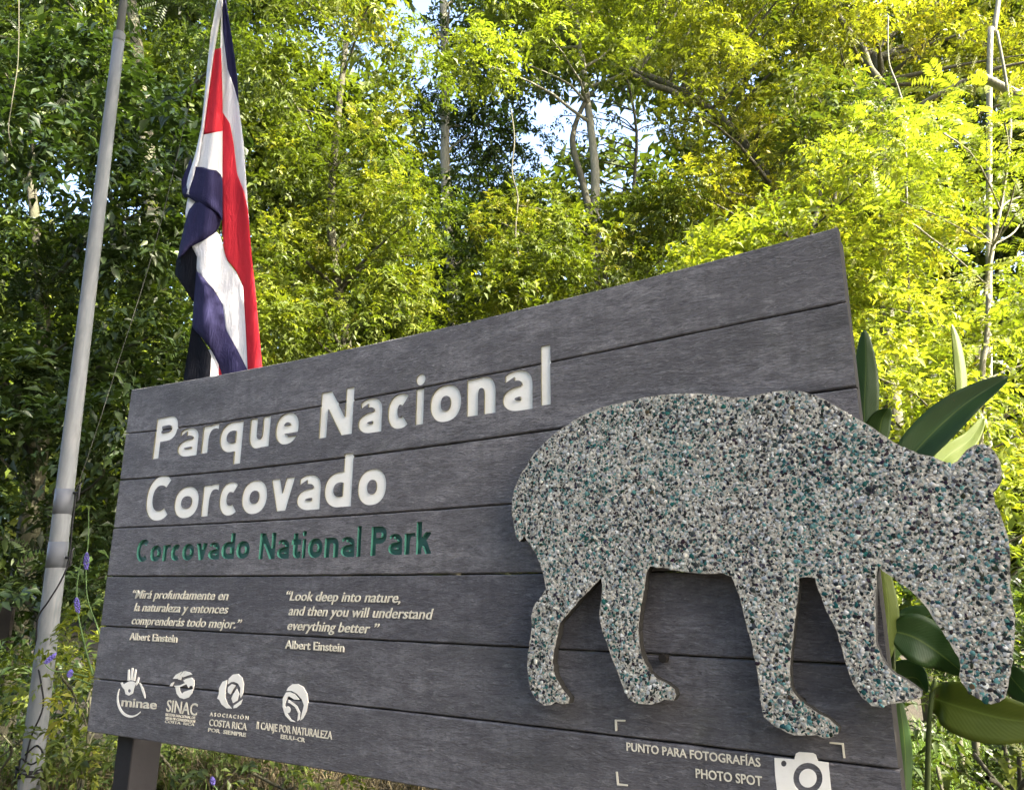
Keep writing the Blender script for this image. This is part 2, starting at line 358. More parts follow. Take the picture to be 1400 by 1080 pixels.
# letter shapes of the carved headings: distance fields of bars and bowls, traced into clean outlines
def g_bar(X, Y, x0, y0, x1, y1, w, cut=None):
    dx, dy = x1 - x0, y1 - y0; L = math.hypot(dx, dy); dx /= L; dy /= L
    t = (X - x0) * dx + (Y - y0) * dy; n = -(X - x0) * dy + (Y - y0) * dx
    return np.maximum(np.abs(t - L / 2) - L / 2, np.abs(n) - w / 2)
def g_oval(X, Y, cx, cy, rx, ry, p=2.25):
    return ((np.abs((X - cx) / rx) ** p + np.abs((Y - cy) / ry) ** p) ** (1 / p) - 1) * min(rx, ry)
def g_ring(X, Y, cx, cy, rx, ry, s, sv=None, p=2.25):
    sv = sv or s * .84
    return np.maximum(g_oval(X, Y, cx, cy, rx, ry, p), -g_oval(X, Y, cx, cy, rx - s, ry - sv, p))
def glyph_field(ch, w, h, s, X, Y):
    mn_, mxx = np.minimum, np.maximum; hs = s * .84
    if ch == 'l': return g_bar(X, Y, w / 2, 0, w / 2, h, w)
    if ch == 'i':
        return mn_(g_bar(X, Y, w / 2, 0, w / 2, h * .70, w * .84), g_oval(X, Y, w / 2, h - w * .5, w * .5, w * .5, 2))
    if ch == 'o': return g_ring(X, Y, w / 2, h / 2, w / 2, h / 2, s)
    if ch in 'cC':
        f = g_ring(X, Y, w * .53, h / 2, w * .53, h / 2, s, s * .88)
        ang = 1.05 if ch == 'c' else .95
        X0 = X - w * .50; Y0 = Y - h / 2
        wedge = mxx(-X0 + 0, mxx(Y0 - X0 * ang * h / w, -Y0 - X0 * ang * h / w))
        return mxx(mxx(f, -wedge), X - w * 1.0)
    if ch == 'e':
        f = g_ring(X, Y, w / 2, h / 2, w / 2, h / 2, s)
        bar = mxx(g_bar(X, Y, s * .5, h * .47, w - s * .2, h * .47, hs * .86), g_oval(X, Y, w / 2, h / 2, w / 2, h / 2))
        gap = mxx(mxx(-(X - w * .55), Y - (h * .47 - hs * .43)), -(Y - h * .235))
        return mn_(mxx(f, -gap), bar)
    if ch in 'nu':
        if ch == 'u': X = w - X; Y = h - Y
        out = mxx(g_oval(X, Y, w / 2 + s * .08, h * .5, w / 2 - s * .08, h * .5, 2.5), -(Y - h * .5)); out = mn_(out, mxx(np.abs(X - w / 2 - s * .0) - w / 2, Y - h * .52))
        inn = mxx(g_oval(X, Y, w / 2, h * .5, w / 2 - s, h * .5 - hs * .98, 2.5), -(Y - h * .5)); inn = mn_(inn, mxx(np.abs(X - w / 2) - (w / 2 - s), Y - h * .52))
        f = mxx(mxx(out, -inn), -Y)
        f = mn_(f, g_bar(X, Y, s / 2, 0, s / 2, h * .985, s)); return f
    if ch == 'r':
        W = w * 1.55
        out = mxx(g_oval(X, Y, W / 2, h * .5, W / 2, h * .5, 2.4), -(Y - h * .5)); inn = g_oval(X, Y, W / 2, h * .42, W / 2 - s, h * .42, 2.4)
        f = mxx(mxx(out, -inn), X - w); f = mxx(f, -(X - s * .2)); return mn_(f, g_bar(X, Y, s / 2, 0, s / 2, h * .985, s))
    if ch == 'v':
        k_ = s * 1.12; f = mn_(g_bar(X, Y, k_ * .52, h * 1.05, w / 2, -h * .02, s), g_bar(X, Y, w - k_ * .52, h * 1.05, w / 2, -h * .02, s))
        return mxx(mxx(f, Y - h), -Y)
    if ch in 'dq':
        xh = h * .66 if ch == 'd' else h * .705
        if ch == 'q': Y = Y - (h - xh)
        rw = w * .56
        f = g_ring(X, Y, rw, xh / 2, rw, xh / 2, s); f = mxx(f, X - (w - s * .4))
        st = g_bar(X, Y, w - s / 2, 0, w - s / 2, h, s) if ch == 'd' else g_bar(X, Y, w - s / 2, xh - h, w - s / 2, xh * .985, s)
        return mn_(f, st)
    if ch == 'a':
        bw = w * .60; bh = h * .60
        bowl = mxx(g_ring(X, Y, bw, bh / 2, bw, bh / 2, s, s * .76), X - (w - s * .3))
        st = g_bar(X, Y, w - s / 2, 0, w - s / 2, h * .62, s)
        rx = w * .53
        arch = g_ring(X, Y, w - rx, h * .60, rx, h * .40, s * .86, s * .74, 2.3); arch = mxx(arch, -(Y - h * .60)); 
        arch = mxx(arch, -mxx(-(Y - h * .5), mxx(X - w * .40, (Y - h * .70) - (X - 0) * .45)))
        arch = mxx(arch, -(X - w * .085))
        return mn_(mn_(bowl, st), arch)
    if ch == 'P':
        bh = h * .60
        rr_ = bh / 2
        out = mn_(g_oval(X, Y, w - w * .45, h - rr_, w * .45, rr_, 2.4), mxx(np.abs(Y - (h - rr_)) - rr_, mxx(X - w * .55, -(X - 0)))); 
        inn = mn_(g_oval(X, Y, w - w * .45, h - rr_, w * .45 - s, rr_ - hs, 2.3), mxx(np.abs(Y - (h - rr_)) - (rr_ - hs), mxx(X - w * .55, -(X - s))))
        return mn_(mxx(out, -inn), g_bar(X, Y, s / 2, 0, s / 2, h, s))
    if ch == 'N':
        f = mn_(g_bar(X, Y, s * .46, 0, s * .46, h, s * .92), g_bar(X, Y, w - s * .46, 0, w - s * .46, h, s * .92))
        d = mxx(mxx(g_bar(X, Y, s * .5, h * 1.02, w - s * .5, -h * .02, s * 1.12), Y - h), -Y); return mxx(mn_(f, d), mxx(X - w, -X))
    if ch == 't':
        f = g_bar(X, Y, w * .42, h * .2, w * .42, h * 1.30, s); f = mn_(f, g_bar(X, Y, 0, h - hs / 2, w, h - hs / 2, hs))
        hook = mxx(g_ring(X, Y, w * .42 - s / 2 + w * .5, h * .36, w * .5, h * .36, s, hs), mxx(Y - h * .36, X - w)); return mn_(f, hook)
    if ch == 'k':
        f = g_bar(X, Y, s / 2, 0, s / 2, h * 1.5, s); a_ = g_bar(X, Y, s * .7, h * .42, w - s * .45, h * 1.04, s * .9); b_ = g_bar(X, Y, s * 1.35, h * .62, w - s * .45, -h * .05, s)
        return mn_(f, mxx(mxx(mn_(a_, b_), Y - h), -Y))
def trace(ch, w, h, s, ytop=None, ybot=0.0):
    res = max(w, h) / 110.0; ytop = ytop or h
    gx_ = np.arange(-3 * res, w + 3 * res, res); gy_ = np.arange(ybot - 3 * res, ytop + 3 * res, res); X, Y = np.meshgrid(gx_, gy_)
    f = glyph_field(ch, w, h, s, X, Y) + 1e-9
    segs = {}
    ny, nx_ = f.shape; ins_ = f < 0
    cell = (ins_[:-1, :-1].astype(int) + ins_[:-1, 1:] + ins_[1:, :-1] + ins_[1:, 1:])
    def pt(e):
        (j, i, j2, i2) = e; a_, b_ = f[j, i], f[j2, i2]; t = a_ / (a_ - b_)
        return (gx_[i] + (gx_[i2] - gx_[i]) * t, gy_[j] + (gy_[j2] - gy_[j]) * t)
    for j, i in zip(*np.where((cell > 0) & (cell < 4))):
        cs = [(j, i), (j, i + 1), (j + 1, i + 1), (j + 1, i)]; v = [ins_[c] for c in cs]; cr = []
        for k in range(4):
            k2 = (k + 1) % 4
            if v[k] != v[k2]:
                a_, b_ = cs[k], cs[k2]; e = tuple(sorted((a_, b_))); cr.append((e[0] + e[1], v[k]))
        # walk so that the inside is on the left: enter where inside->outside
        outs = [c for c in cr if c[1]]; inn = [c for c in cr if not c[1]]
        if len(outs) == 1: segs[outs[0][0]] = inn[0][0]
        else:
            for a_, b_ in zip(outs, inn): segs[a_[0]] = b_[0]
    loops = []
    while segs:
        st, nx2 = segs.popitem(); lp = [st]
        while nx2 != st and nx2 in segs: lp.append(nx2); nx2 = segs.pop(nx2)
        P_ = [pt(e) for e in lp]
        # drop nearly collinear points
        keep = list(P_)
        for _ in range(4):
            k2 = []; i = 0
            while i < len(keep):
                a_, b_, c_ = keep[i - 1], keep[i], keep[(i + 1) % len(keep)]
                ar = abs((b_[0] - a_[0]) * (c_[1] - a_[1]) - (b_[1] - a_[1]) * (c_[0] - a_[0])); L = math.hypot(c_[0] - a_[0], c_[1] - a_[1]) + 1e-9
                if ar / L < res * .05 and (not k2 or True) and i % 2: i += 1; continue
                k2.append(b_); i += 1
            if len(k2) < 6: break
            keep = k2
        ar = sum(keep[i - 1][0] * keep[i][1] - keep[i][0] * keep[i - 1][1] for i in range(len(keep))) / 2
        if abs(ar) > (res * 2) ** 2: loops.append((ar, keep))
    return loops
def pt_in(p, lp):
    c = False
    for i in range(len(lp)):
        (x0, y0), (x1, y1) = lp[i - 1], lp[i]
        if (y0 > p[1]) != (y1 > p[1]) and p[0] < (x1 - x0) * (p[1] - y0) / (y1 - y0) + x0: c = not c
    return c
def loops_to_shapes(loops):
    loops = sorted(loops, key=lambda l: -abs(l[0])); outer, res = [], []
    for ar, lp in loops:
        host = [o for o in outer if pt_in(lp[0], o[0])]
        if host: host[0][1].append(lp if True else lp)
        else: outer.append((lp, []))
    return outer
def orient(lp, ccw):
    ar = sum(lp[i - 1][0] * lp[i][1] - lp[i][0] * lp[i - 1][1] for i in range(len(lp)))
    return lp if (ar > 0) == ccw else lp[::-1]
def place_glyph(shapes, fx, y0, y1):
    """returns flat faces and closed solid for the shapes, mapped by fx"""
    FV, FF, SV, SF = [], [], [], []
    for outl, holes in shapes:
        lps = [orient([fx(*q) for q in outl], True)] + [orient([fx(*q) for q in hh], False) for hh in holes]
        flat = [q for lp in lps for q in lp]; tris = []
        for t in tessellate_polygon([[Vector((x, z, 0)) for x, z in lp] for lp in lps]):
            a_, b_, c_ = [flat[i] for i in t]
            if (b_[0] - a_[0]) * (c_[1] - a_[1]) - (b_[1] - a_[1]) * (c_[0] - a_[0]) < 0: t = t[::-1]
            tris.append(tuple(t))
        o = len(FV); FV += flat; FF += [tuple(i + o for i in t) for t in tris]
        o = len(SV); n = len(flat); SV += [(x, y0, z) for x, z in flat] + [(x, y1, z) for x, z in flat]
        SF += [tuple(i + o for i in t) for t in tris] + [tuple(i + n + o for i in t[::-1]) for t in tris]
        k = 0
        for lp in lps:
            m_ = len(lp)
            for i in range(m_):
                a_, b_ = k + i, k + (i + 1) % m_; SF.append((b_ + o, a_ + o, a_ + n + o, b_ + n + o))
            k += m_
    return FV, FF, SV, SF
cutters = []; floors = []
CUT = 0.0048; STEM = 0.0465
def carve(label, shapes, fx, depth, mat, wall):
    FV, FF, SV, SF = place_glyph(shapes, fx, -0.02, depth + .0005)
    floors.append((label, [(x, depth, z) for x, z in FV], FF, mat)); cutters.append((SV, SF, wall))
for (ch, L, Rr, B, T) in HEAD:
    uL = S(*L)[0]; uR = S(*Rr)[0]; vB = S(*B)[1]; vT = S(*T)[1]; w, h = uR - uL, vT - vB
    sw = STEM * (1.06 if ch in 'CoP' and w > .15 else 1.0)
    shp = loops_to_shapes(trace(ch, w, h, sw))
    carve(ch, shp, lambda x, y, uL=uL, vB=vB: (uL + x, vB + y), CUT, M_cream, 0)
NATW = dict(C=1.22, o=1.04, r=.70, c=.86, v=1.02, a=.93, d=1.06, N=1.28, t=.72, i=.30, n=.98, l=.265, P=1.08, k=1.0)
NATH = dict(C=1.42, N=1.40, P=1.40, d=1.5, l=1.5, i=1.42)
def carve_word(word, L, Rr, Bl, Br, xh):
    """word carved along the baseline Bl-Br between L and Rr; xh = x height in metres"""
    (u0, v0), (u1, v1) = S(*Bl), S(*Br); uL, uR = S(*L)[0], S(*Rr)[0]
    x = 0; pos = []
    for c_ in word: pos.append(x); x += NATW[c_] + (.16 if c_ not in 'rvt' else .08)
    tot = pos[-1] + NATW[word[-1]]; kx = (uR - uL) / tot
    for c_, p_ in zip(word, pos):
        shp = loops_to_shapes(trace(c_, NATW[c_], NATH.get(c_, 1.0), .35, {'t': 1.32, 'k': 1.52}.get(c_)))
        def fx(x, y, p_=p_):
            u = uL + (p_ + x) * kx; return u, v0 + (v1 - v0) * (u - u0) / (u1 - u0) + y * xh
        carve(c_, shp, fx, 0.009, M_green, 1)
xh_g = (S(203, 739.5)[1] - S(200, 770)[1]) / 1.42
carve_word('Corcovado', (188, 754), (342, 752), (200, 770), (340, 765), xh_g)
carve_word('National', (355.5, 750), (494.5, 740), (357, 766), (490, 762), xh_g * 1.04)
carve_word('Park', (508, 744), (591, 735), (510, 760.5), (589, 757.5), xh_g * 1.04)
capf = text_mesh('H')[0][:, 1].max()

def mk_cutter():
    V, Fc, mi = [], [], []
    for v, f, w in cutters:
        o = len(V); V += v; Fc += [tuple(i + o for i in q) for q in f]; mi += [w] * len(f)
    me = mesh('cutter', V, Fc)
    for mm in (M_board, M_creamw, M_greenw): me.materials.append(mm)
    me.polygons.foreach_set('material_index', [1 + i for i in mi])
    bm = bmesh.new(); bm.from_mesh(me); bmesh.ops.remove_doubles(bm, verts=bm.verts, dist=1e-5); bmesh.ops.recalc_face_normals(bm, faces=bm.faces); bm.to_mesh(me); bm.free()
    return me
cme = mk_cutter(); co_ = bpy.data.objects.new('cutter', cme); COL.objects.link(co_)
for k, me in enumerate(planks):
    for mm in (M_board, M_creamw, M_greenw, M_backing): me.materials.append(mm)
    if k <= 4:
        o = bpy.data.objects.new('tmp', me); COL.objects.link(o)
        md = o.modifiers.new('b', 'BOOLEAN'); md.operation = 'DIFFERENCE'; md.solver = 'EXACT'; md.object = co_; md.use_self = True
        try: md.material_mode = 'INDEX'
        except Exception: pass
        dg = bpy.context.evaluated_depsgraph_get(); dg.update()
        me2 = bpy.data.meshes.new_from_object(o.evaluated_get(dg)); bpy.data.objects.remove(o)
        if len(me2.polygons) > 10: me = me2
    o = link('plank', me, None, sign)
bpy.data.objects.remove(co_)
for s, V, Fc, mm in floors:
    link('letter', mesh('letter', V, Fc), mm, sign)

# small painted lettering, 1 mm deep inlays standing 0.8 mm proud
def extrude_flat(V2, Fc, y0=-0.0026, y1=0.0005):
    """flat faces -> thin solid plate (boundary walls added)"""
    n = len(V2); V = [(x, y0, z) for x, z in V2] + [(x, y1, z) for x, z in V2]
    edges = {}
    for f in Fc:
        for a, b in zip(f, f[1:] + f[:1]): edges[(a, b)] = edges.get((a, b), 0) + 1
    out = [tuple(f) for f in Fc]
    for (a, b) in edges:
        if (b, a) not in edges: out.append((b, a, a + n, b + n))
    return V, out
def small_text(name, s, Lb, Rb, T, offset=0.004, shear=0.0, res=3, mat=None, part_label=None):
    """Lb / Rb: baseline left and right end in the photo, T: top of a capital near the left end"""
    a, ff = text_mesh(s, offset, 0, shear, res)
    (uL, vL), (uR, vR) = S(*Lb), S(*Rb)
    cap = (S(*T)[1] - vL) / capf
    mn, mx = a[:, 0].min(), a[:, 0].max()
    u = uL + (a[:, 0] - mn) / (mx - mn) * (uR - uL)
    v = vL + (vR - vL) * (u - uL) / (uR - uL) + a[:, 1] * cap
    V, Fc = extrude_flat(list(zip(u, v)), ff)
    return link(name, mesh(name, V, Fc), mat or M_small, sign)
T = small_text
T('text_line', '\u201cMirá profundamente en', (181.7, 820), (312.5, 822), (190, 809), 0.006, 0.25)
T('text_line', 'la naturaleza y entonces', (184, 837.5), (312.5, 840.5), (184, 826.5), 0.006, 0.25)
T('text_line', 'comprenderás todo mejor.\u201d', (181, 855.5), (331, 861), (181, 844.5), 0.006, 0.25)
T('text_line', 'Albert Einstein', (178, 877), (243, 880), (180, 867.5), 0.008)
T('text_line', '\u201cLook deep into nature,', (392, 822), (548, 824.5), (400, 809.5), 0.006, 0.25)
T('text_line', 'and then you will understand', (395.5, 842), (593.5, 847), (396, 829.5), 0.006, 0.25)
T('text_line', 'everything better \u201d', (394, 862), (519.5, 867), (394, 849.5), 0.006, 0.25)
T('text_line', 'Albert Einstein', (391, 887.5), (471.5, 892), (392, 876.5), 0.008)
T('text_line', 'PUNTO PARA FOTOGRAFÍAS', (858.7, 1024.5), (1042, 1046), (859, 1013.7), 0.014)
T('text_line', 'PHOTO SPOT', (953.6, 1061), (1044.5, 1072), (954, 1049), 0.014)

def shape_part(name, polys, mat=M_small, parent=sign, y0=-0.0026, prox=None):
    """photo-pixel outlines -> thin plates on the sign; each entry (outline, holes)"""
    V, Fc = [], []
    for outl, holes in polys:
        loops = [[S(*q) for q in outl]] + [[S(*q) for q in h] for h in holes]
        vec = [[Vector((x, z, 0)) for x, z in lp] for lp in loops]
        flat = [q for lp in loops for q in lp]
        tri = tessellate_polygon(vec); o = len(V) // 1
        n = len(flat)
        tris = []
        for t in tri:
            a, b, c = [flat[i] for i in t]
            if (b[0] - a[0]) * (c[1] - a[1]) - (b[1] - a[1]) * (c[0] - a[0]) < 0: t = t[::-1]
            tris.append(tuple(t))
        v, f = extrude_flat(flat, tris, y0)
        V += v; Fc += [tuple(i + o for i in q) for q in f]
    return link(name, mesh(name, V, Fc), mat, parent)
def ell(cx, cy, rx, ry, n=24, rot=0, a0=0, a1=360):
    out = []
    for i in range(n if a1 - a0 >= 360 else n + 1):
        t = R(a0 + (a1 - a0) * i / n); x = rx * math.cos(t); y = -ry * math.sin(t)
        out.append((cx + x * math.cos(R(rot)) - y * math.sin(R(rot)), cy + x * math.sin(R(rot)) + y * math.cos(R(rot))))
    return out
def arc(cx, cy, rx, ry, w, a0, a1, n=20, rot=0, taper=False):
    o = ell(cx, cy, rx, ry, n, rot, a0, a1)
    inn = []
    for i, q in enumerate(o):
        k = 1
        if taper: k = 0.25 + 0.75 * math.sin(math.pi * i / (len(o) - 1))
        d = Vector((cx - q[0], cy - q[1])); d.normalize(); inn.append((q[0] + d.x * w * k, q[1] + d.y * w * k))
    return o + inn[::-1]
def seg(x0, y0, x1, y1, w):
    d = Vector((x1 - x0, y1 - y0)).normalized() * w / 2
    return [(x0 - d.y, y0 + d.x), (x1 - d.y, y1 + d.x), (x1 + d.y, y1 - d.x), (x0 + d.y, y0 - d.x)]
# brackets and the camera pictogram
shape_part('bracket', [([(842.3, 982.5), (856.5, 982.8), (856.5, 985), (845, 984.8), (845.5, 998), (843, 998)], [])])
shape_part('bracket', [([(844, 1053.5), (846.6, 1053.7), (848.4, 1069.6), (860.5, 1071), (860.5, 1073.3), (846, 1072)], [])])
shape_part('bracket', [([(1136, 1011.5), (1155, 1013), (1157.5, 1033.5), (1154.8, 1033.2), (1152.6, 1015.2), (1136, 1013.6)], [])])
shape_part('camera_symbol', [([(1060.6, 1033.5), (1088, 1035.5), (1090, 1027.5), (1094, 1025.3), (1113, 1026.7), (1117, 1029), (1120, 1037.5), (1134.5, 1039.5), (1136.5, 1060), (1140.5, 1098), (1066, 1090), (1062, 1058)],
                              [ell(1106.5, 1061, 20, 21, 28), ell(1073.5, 1041.3, 3.8, 4.2, 12)]), (ell(1106.5, 1061, 12, 12.8, 24), [])], M_cream)
# first emblem: open hand over a ring, with the word below
e1 = shape_part('emblem', [
    (arc(181, 957, 19.5, 26, 3.4, 152, 318, 30, 4, True), []), (arc(181, 957, 19.5, 26, 3.4, 4, 60, 16, 4, True), []),
    ([(173.5, 936), (178, 933.5), (183, 933.5), (187.5, 936.5), (184.5, 944), (183.5, 950), (178, 953), (173.5, 951), (172, 945), (169, 941.5), (166.5, 936), (168.5, 934.8), (171, 938)], [ell(178.5, 946.5, 2.2, 2.4, 10)]),
    ([(176, 932.5), (176.6, 917.5), (178.6, 917.3), (178.9, 932.2)], []), ([(179.8, 932), (181.6, 915), (183.6, 915.2), (182.6, 932.2)], []),
    ([(183.4, 932.2), (186.3, 917), (188.1, 917.6), (186.1, 933)], []), ([(187.5, 936), (190.5, 927.5), (192.2, 928.5), (190.5, 935.5), (188.2, 939.5)], [])], M_cream)
T('text_line', 'minae', (167.4, 967.3), (215.5, 971.5), (168, 955.5), 0.016)
# second emblem
E2 = [[(215, 238), (262, 172), (360, 120), (318, 190), (300, 235)], [(300, 245), (330, 190), (385, 115), (425, 108), (385, 165), (360, 215), (345, 255)],
      [(375, 200), (405, 155), (430, 115), (490, 130), (530, 165), (450, 185), (385, 212)], [(165, 358), (190, 308), (235, 288), (205, 358)],
      [(235, 352), (330, 345), (430, 298), (438, 322), (345, 368), (250, 372)], [(390, 262), (440, 235), (520, 215), (560, 260), (566, 340), (550, 402), (538, 352), (500, 350), (475, 388), (440, 325), (404, 292)],
      [(258, 375), (325, 372), (335, 430), (365, 485), (400, 450), (470, 425), (520, 410), (550, 402), (535, 470), (480, 540), (400, 568), (330, 545), (280, 480)]]
e2 = shape_part('emblem', [([(220 + x / 12, 910 + y / 12) for x, y in q], []) for q in E2], M_cream)
T('text_line', 'SINAC', (229, 974.3), (270.6, 980), (229.5, 958.5), 0.008)
T('text_line', 'SISTEMA NACIONAL DE', (227.8, 980.3), (268.5, 984.8), (228, 976.8), 0.012, res=2)
T('text_line', 'AREAS DE CONSERVACION', (227.5, 985.2), (268.3, 989.8), (227.7, 981.7), 0.012, res=2)
T('text_line', 'COSTA  RICA', (227.2, 989.8), (267.5, 994.2), (227.4, 986.2), 0.006, res=2)
# third emblem: two leaves folding round each other
e3 = shape_part('emblem', [
    ([(313, 937), (314.5, 929), (320, 923.6), (327, 922.6), (332.5, 927.5), (335, 937), (334, 948), (331, 955.5), (330, 951), (330.5, 942), (327.5, 936), (322, 933.5), (317, 934)], []),
    ([(312, 931), (306, 933.5), (301.5, 942), (301, 950), (298.8, 956.5), (301.5, 958), (305, 964.5), (311.5, 969.6), (319, 970), (313.5, 964), (309.8, 955), (310, 944)], []),
    ([(313.5, 941), (318.5, 936.7), (324, 938.5), (320, 944), (316.8, 950.5), (313.2, 948)], []), ([(325.5, 943), (328.6, 950), (326.5, 959), (320.5, 962.5), (318.2, 956), (321, 950)], []),
    ([(321.5, 966), (328, 961.4), (333.5, 957.3), (331, 964), (325, 969), (321, 969.6)], [])], M_cream)
T('text_line', 'A S O C I A C I Ó N', (288.6, 980.3), (341.3, 985.4), (288.8, 975.2), 0.014, res=2)
T('text_line', 'COSTA RICA', (287.6, 993.5), (339, 999.5), (287.8, 984.6), 0.010)
T('text_line', 'POR  SIEMPRE', (286.5, 1001.5), (338, 1008.6), (286.7, 996.5), 0.014, res=2)
# fourth emblem: oval with a swirl
e4 = shape_part('emblem', [
    ([(393.5, 945.5), (396, 940.5), (401.5, 936.4), (409, 936), (416.5, 940.2), (421.5, 949), (423.2, 961), (421, 974), (416, 983.5), (412.5, 986), (414.8, 976), (417.5, 965), (414.5, 957), (408, 949.5), (401, 945.5)], []),
    ([(393, 947.5), (398, 946.8), (405.5, 950.6), (411, 957.4), (404, 957.2), (396.5, 952.2), (393.5, 957), (391.6, 965), (394.5, 976), (400.5, 984.6), (406, 987.8), (399.5, 987), (392, 979), (388.3, 967), (388.6, 955.5)], []),
    ([(396.5, 957.6), (401, 960.4), (408.2, 966), (412.4, 974.5), (411.6, 984.5), (408.5, 986.8), (409.8, 976), (405.4, 967.5), (398.6, 962.4), (395.8, 961.5)], []), (ell(395.3, 971.3, 3.8, 4.8, 14), [])], M_cream)
T('text_line', 'II CANJE POR NATURALEZA', (352.5, 997.4), (455.8, 1011.4), (352.8, 987.6), 0.008)
T('text_line', 'EEUU\u2013CR', (385.7, 1010.5), (418.8, 1015.6), (385.9, 1005), 0.014, res=2)

# backing frame, posts, bolts
def part_box(name, x0, x1, y0, y1, z0, z1, mat):
    V, Fc = box(x0, x1, y0, y1, z0, z1); me = mesh(name, V, Fc)
    bm = bmesh.new(); bm.from_mesh(me); bmesh.ops.bevel(bm, geom=bm.edges, offset=0.004, segments=1, affect='EDGES'); bm.to_mesh(me); bm.free()
    return link(name, me, mat, sign)
zb = float(np.polyval(JC[7], 0.2))
uA = S(166, 1030, -0.06)[0]; uB = S(196, 1030, -0.06)[0]
part_box('post', uA + 0.005, uA + 0.125, THK + 0.003, THK + 0.14, -0.2, SH - 0.06, M_post)
part_box('post', URIGHT - 0.11, URIGHT - 0.004, THK + 0.004, THK + 0.06, -0.2, SH - 0.004, M_backing)
for z in (1.15, 2.2): part_box('rail', uA + 0.128, URIGHT - 0.105, THK + 0.004, THK + 0.05, z, z + 0.09, M_backing)
# dark sealing strips seen through the joints
for k in range(1, 7):
    zz = [float(np.polyval(JC[k], u)) for u in np.linspace(ULEFT, URIGHT, 13)]
    V = []
    for u, z in zip(np.linspace(ULEFT + .004, URIGHT - .004, 13), zz): V += [(u, THK - 0.012, z - .0018), (u, THK - 0.012, z + .0018)]
    link('joint_strip', mesh('joint_strip', V, [(2 * i, 2 * i + 2, 2 * i + 3, 2 * i + 1) for i in range(12)]), M_backing, sign)

# ------------------------------------------------------------------ the tapir cut-out of washed pebbles
TP = [(699,684),(703,665),(713,645),(728,621),(745,603),(765,586),(790,570),(820,556.5),(852,548.5),(885,541),(910,538),(941,536),(968,537),(998,541.5),(1015,541.5),(1035,538),(1053,534),(1074,532),(1095,533),(1112.6,538),(1130,546),(1148,556),(1166,566.5),(1178,573),(1195.5,584),(1213,596),(1231,607),(1255,617),(1278.5,623),(1299,631),(1308,628),(1314,620),(1321.5,611),(1332,604.5),(1344,603.5),(1355.5,609.6),(1364,621.5),(1369,636),(1369,651),(1363,663),(1357,670),(1360,684),(1366,695.5),(1372,713),(1378,731),(1381,749),(1381,767),(1381.5,797),(1385,819),(1389,843),(1387.5,870),(1385,902),(1381,926),(1375,950),(1367,957),(1355.5,959),(1345,955.6),(1326,944),(1315.6,929),(1312.6,920),(1314,908),(1311,896),(1302,881.5),(1290,861),(1280,849),(1270,831),(1258,816),(1243,803),(1225,789.6),(1207,778),(1201.5,770),(1199,778),(1198,804),(1197,834),(1197,858),(1199,878.5),(1204,893),(1213,908),(1225,918.5),(1240,927),(1252,935),(1261,942),(1261,950),(1252,954),(1237,958),(1219,960),(1207,964),(1192.6,961.5),(1181,952.6),(1172,941),(1164,926),(1158.5,911),(1154,893),(1148,872.6),(1141,852),(1130,832.6),(1123,813),(1117,798.5),(1114,788),(1104,786),(1093,788),(1091,813),(1087,849),(1084,875.6),(1080.6,902),(1080.6,926),(1084,941),(1095,955.6),(1110,966),(1127,976),(1139,984),(1148,992.6),(1147,1000),(1138,1006.5),(1127,1006.5),(1117,1002),(1104,1004),(1086,1003),(1071,997),(1059,990),(1046,979),(1041.5,961.5),(1038.5,938),(1034,908),(1028,878.5),(1021,855),(1015,828),(1007,804),(1000,786),(986,782),(956,783),(926.7,779),(906,775),(888,773),(883.7,781),(881,804),(875,834),(873,861),(875,884),(879,899),(888,917),(900,927),(912,933),(922,941),(925,950),(922,956),(909,955),(903,958.5),(891,962),(873,961.5),(861.5,955.6),(854,945),(850,932),(844,917),(838,902),(832,884),(826,870),(821,852),(819,837),(822,819),(823,798.5),(821,788),(817,794),(805,807),(793,819),(778.5,835.5),(765,852),(762,870),(758,887),(756,905),(759,923),(767,938),(774,947),(779.4,954),(778.5,961.5),(767,962),(761,959),(755,963),(744.5,964),(734,957),(727,947),(723,932),(721,914),(722,893),(724,878.5),(727,858),(726,840),(731,825),(740,815),(746,804),(744.5,792.6),(740,778),(735.5,764),(732.6,758),(724,744),(716,732.6),(710,740),(705,734),(702,719),(699,701.5)]
TF, TB = 0.052, 0.020                       # front and back face, metres in front of the boards
tap = [S(x, y, TF) for x, y in TP]
# resample the outline finely and roughen it a little
fine = []
for i, a in enumerate(tap):
    b = tap[(i + 1) % len(tap)]; d = math.dist(a, b); n = max(1, int(d / 0.010))
    for k in range(n):
        t = k / n; fine.append((a[0] + (b[0] - a[0]) * t, a[1] + (b[1] - a[1]) * t))
prng = random.Random(5)
fine = [(x + prng.uniform(-.0011, .0011), z + prng.uniform(-.0011, .0011)) for x, z in fine]
m, nt, p = newmat('mortar'); g = N(nt)
n1 = g.noise(g.coord((1, 1, 1)), 90, 5, 0.7); n2 = g.noise(g.coord((1, 1, 1)), 220, 3, 0.6)
c = g.ramp(n1, [(0.36, (0.06, 0.057, 0.050)), (0.58, (0.52, 0.49, 0.41))]); g.l(c, p.inputs['Base Color']); p.inputs['Roughness'].default_value = 0.9
g.l(g.bump(n2, 0.8, 0.003), p.inputs['Normal']); M_mortar = m
m, nt, p = newmat('pebbles'); g = N(nt)
at_ = g.n('ShaderNodeAttribute'); at_.attribute_name = 'tint'
n1 = g.noise(g.coord((1, 1, 1)), 260, 3, 0.6); c = g.mix(g.math('MULTIPLY', n1, 0.8), at_.outputs['Color'], g.mix(1.0, at_.outputs['Color'], (0.55, 0.55, 0.55), 'MULTIPLY'))
g.l(c, p.inputs['Base Color']); p.inputs['Roughness'].default_value = 0.6; p.inputs['Specular IOR Level'].default_value = 0.18
g.l(g.bump(n1, 0.35, 0.002), p.inputs['Normal']); M_peb = m

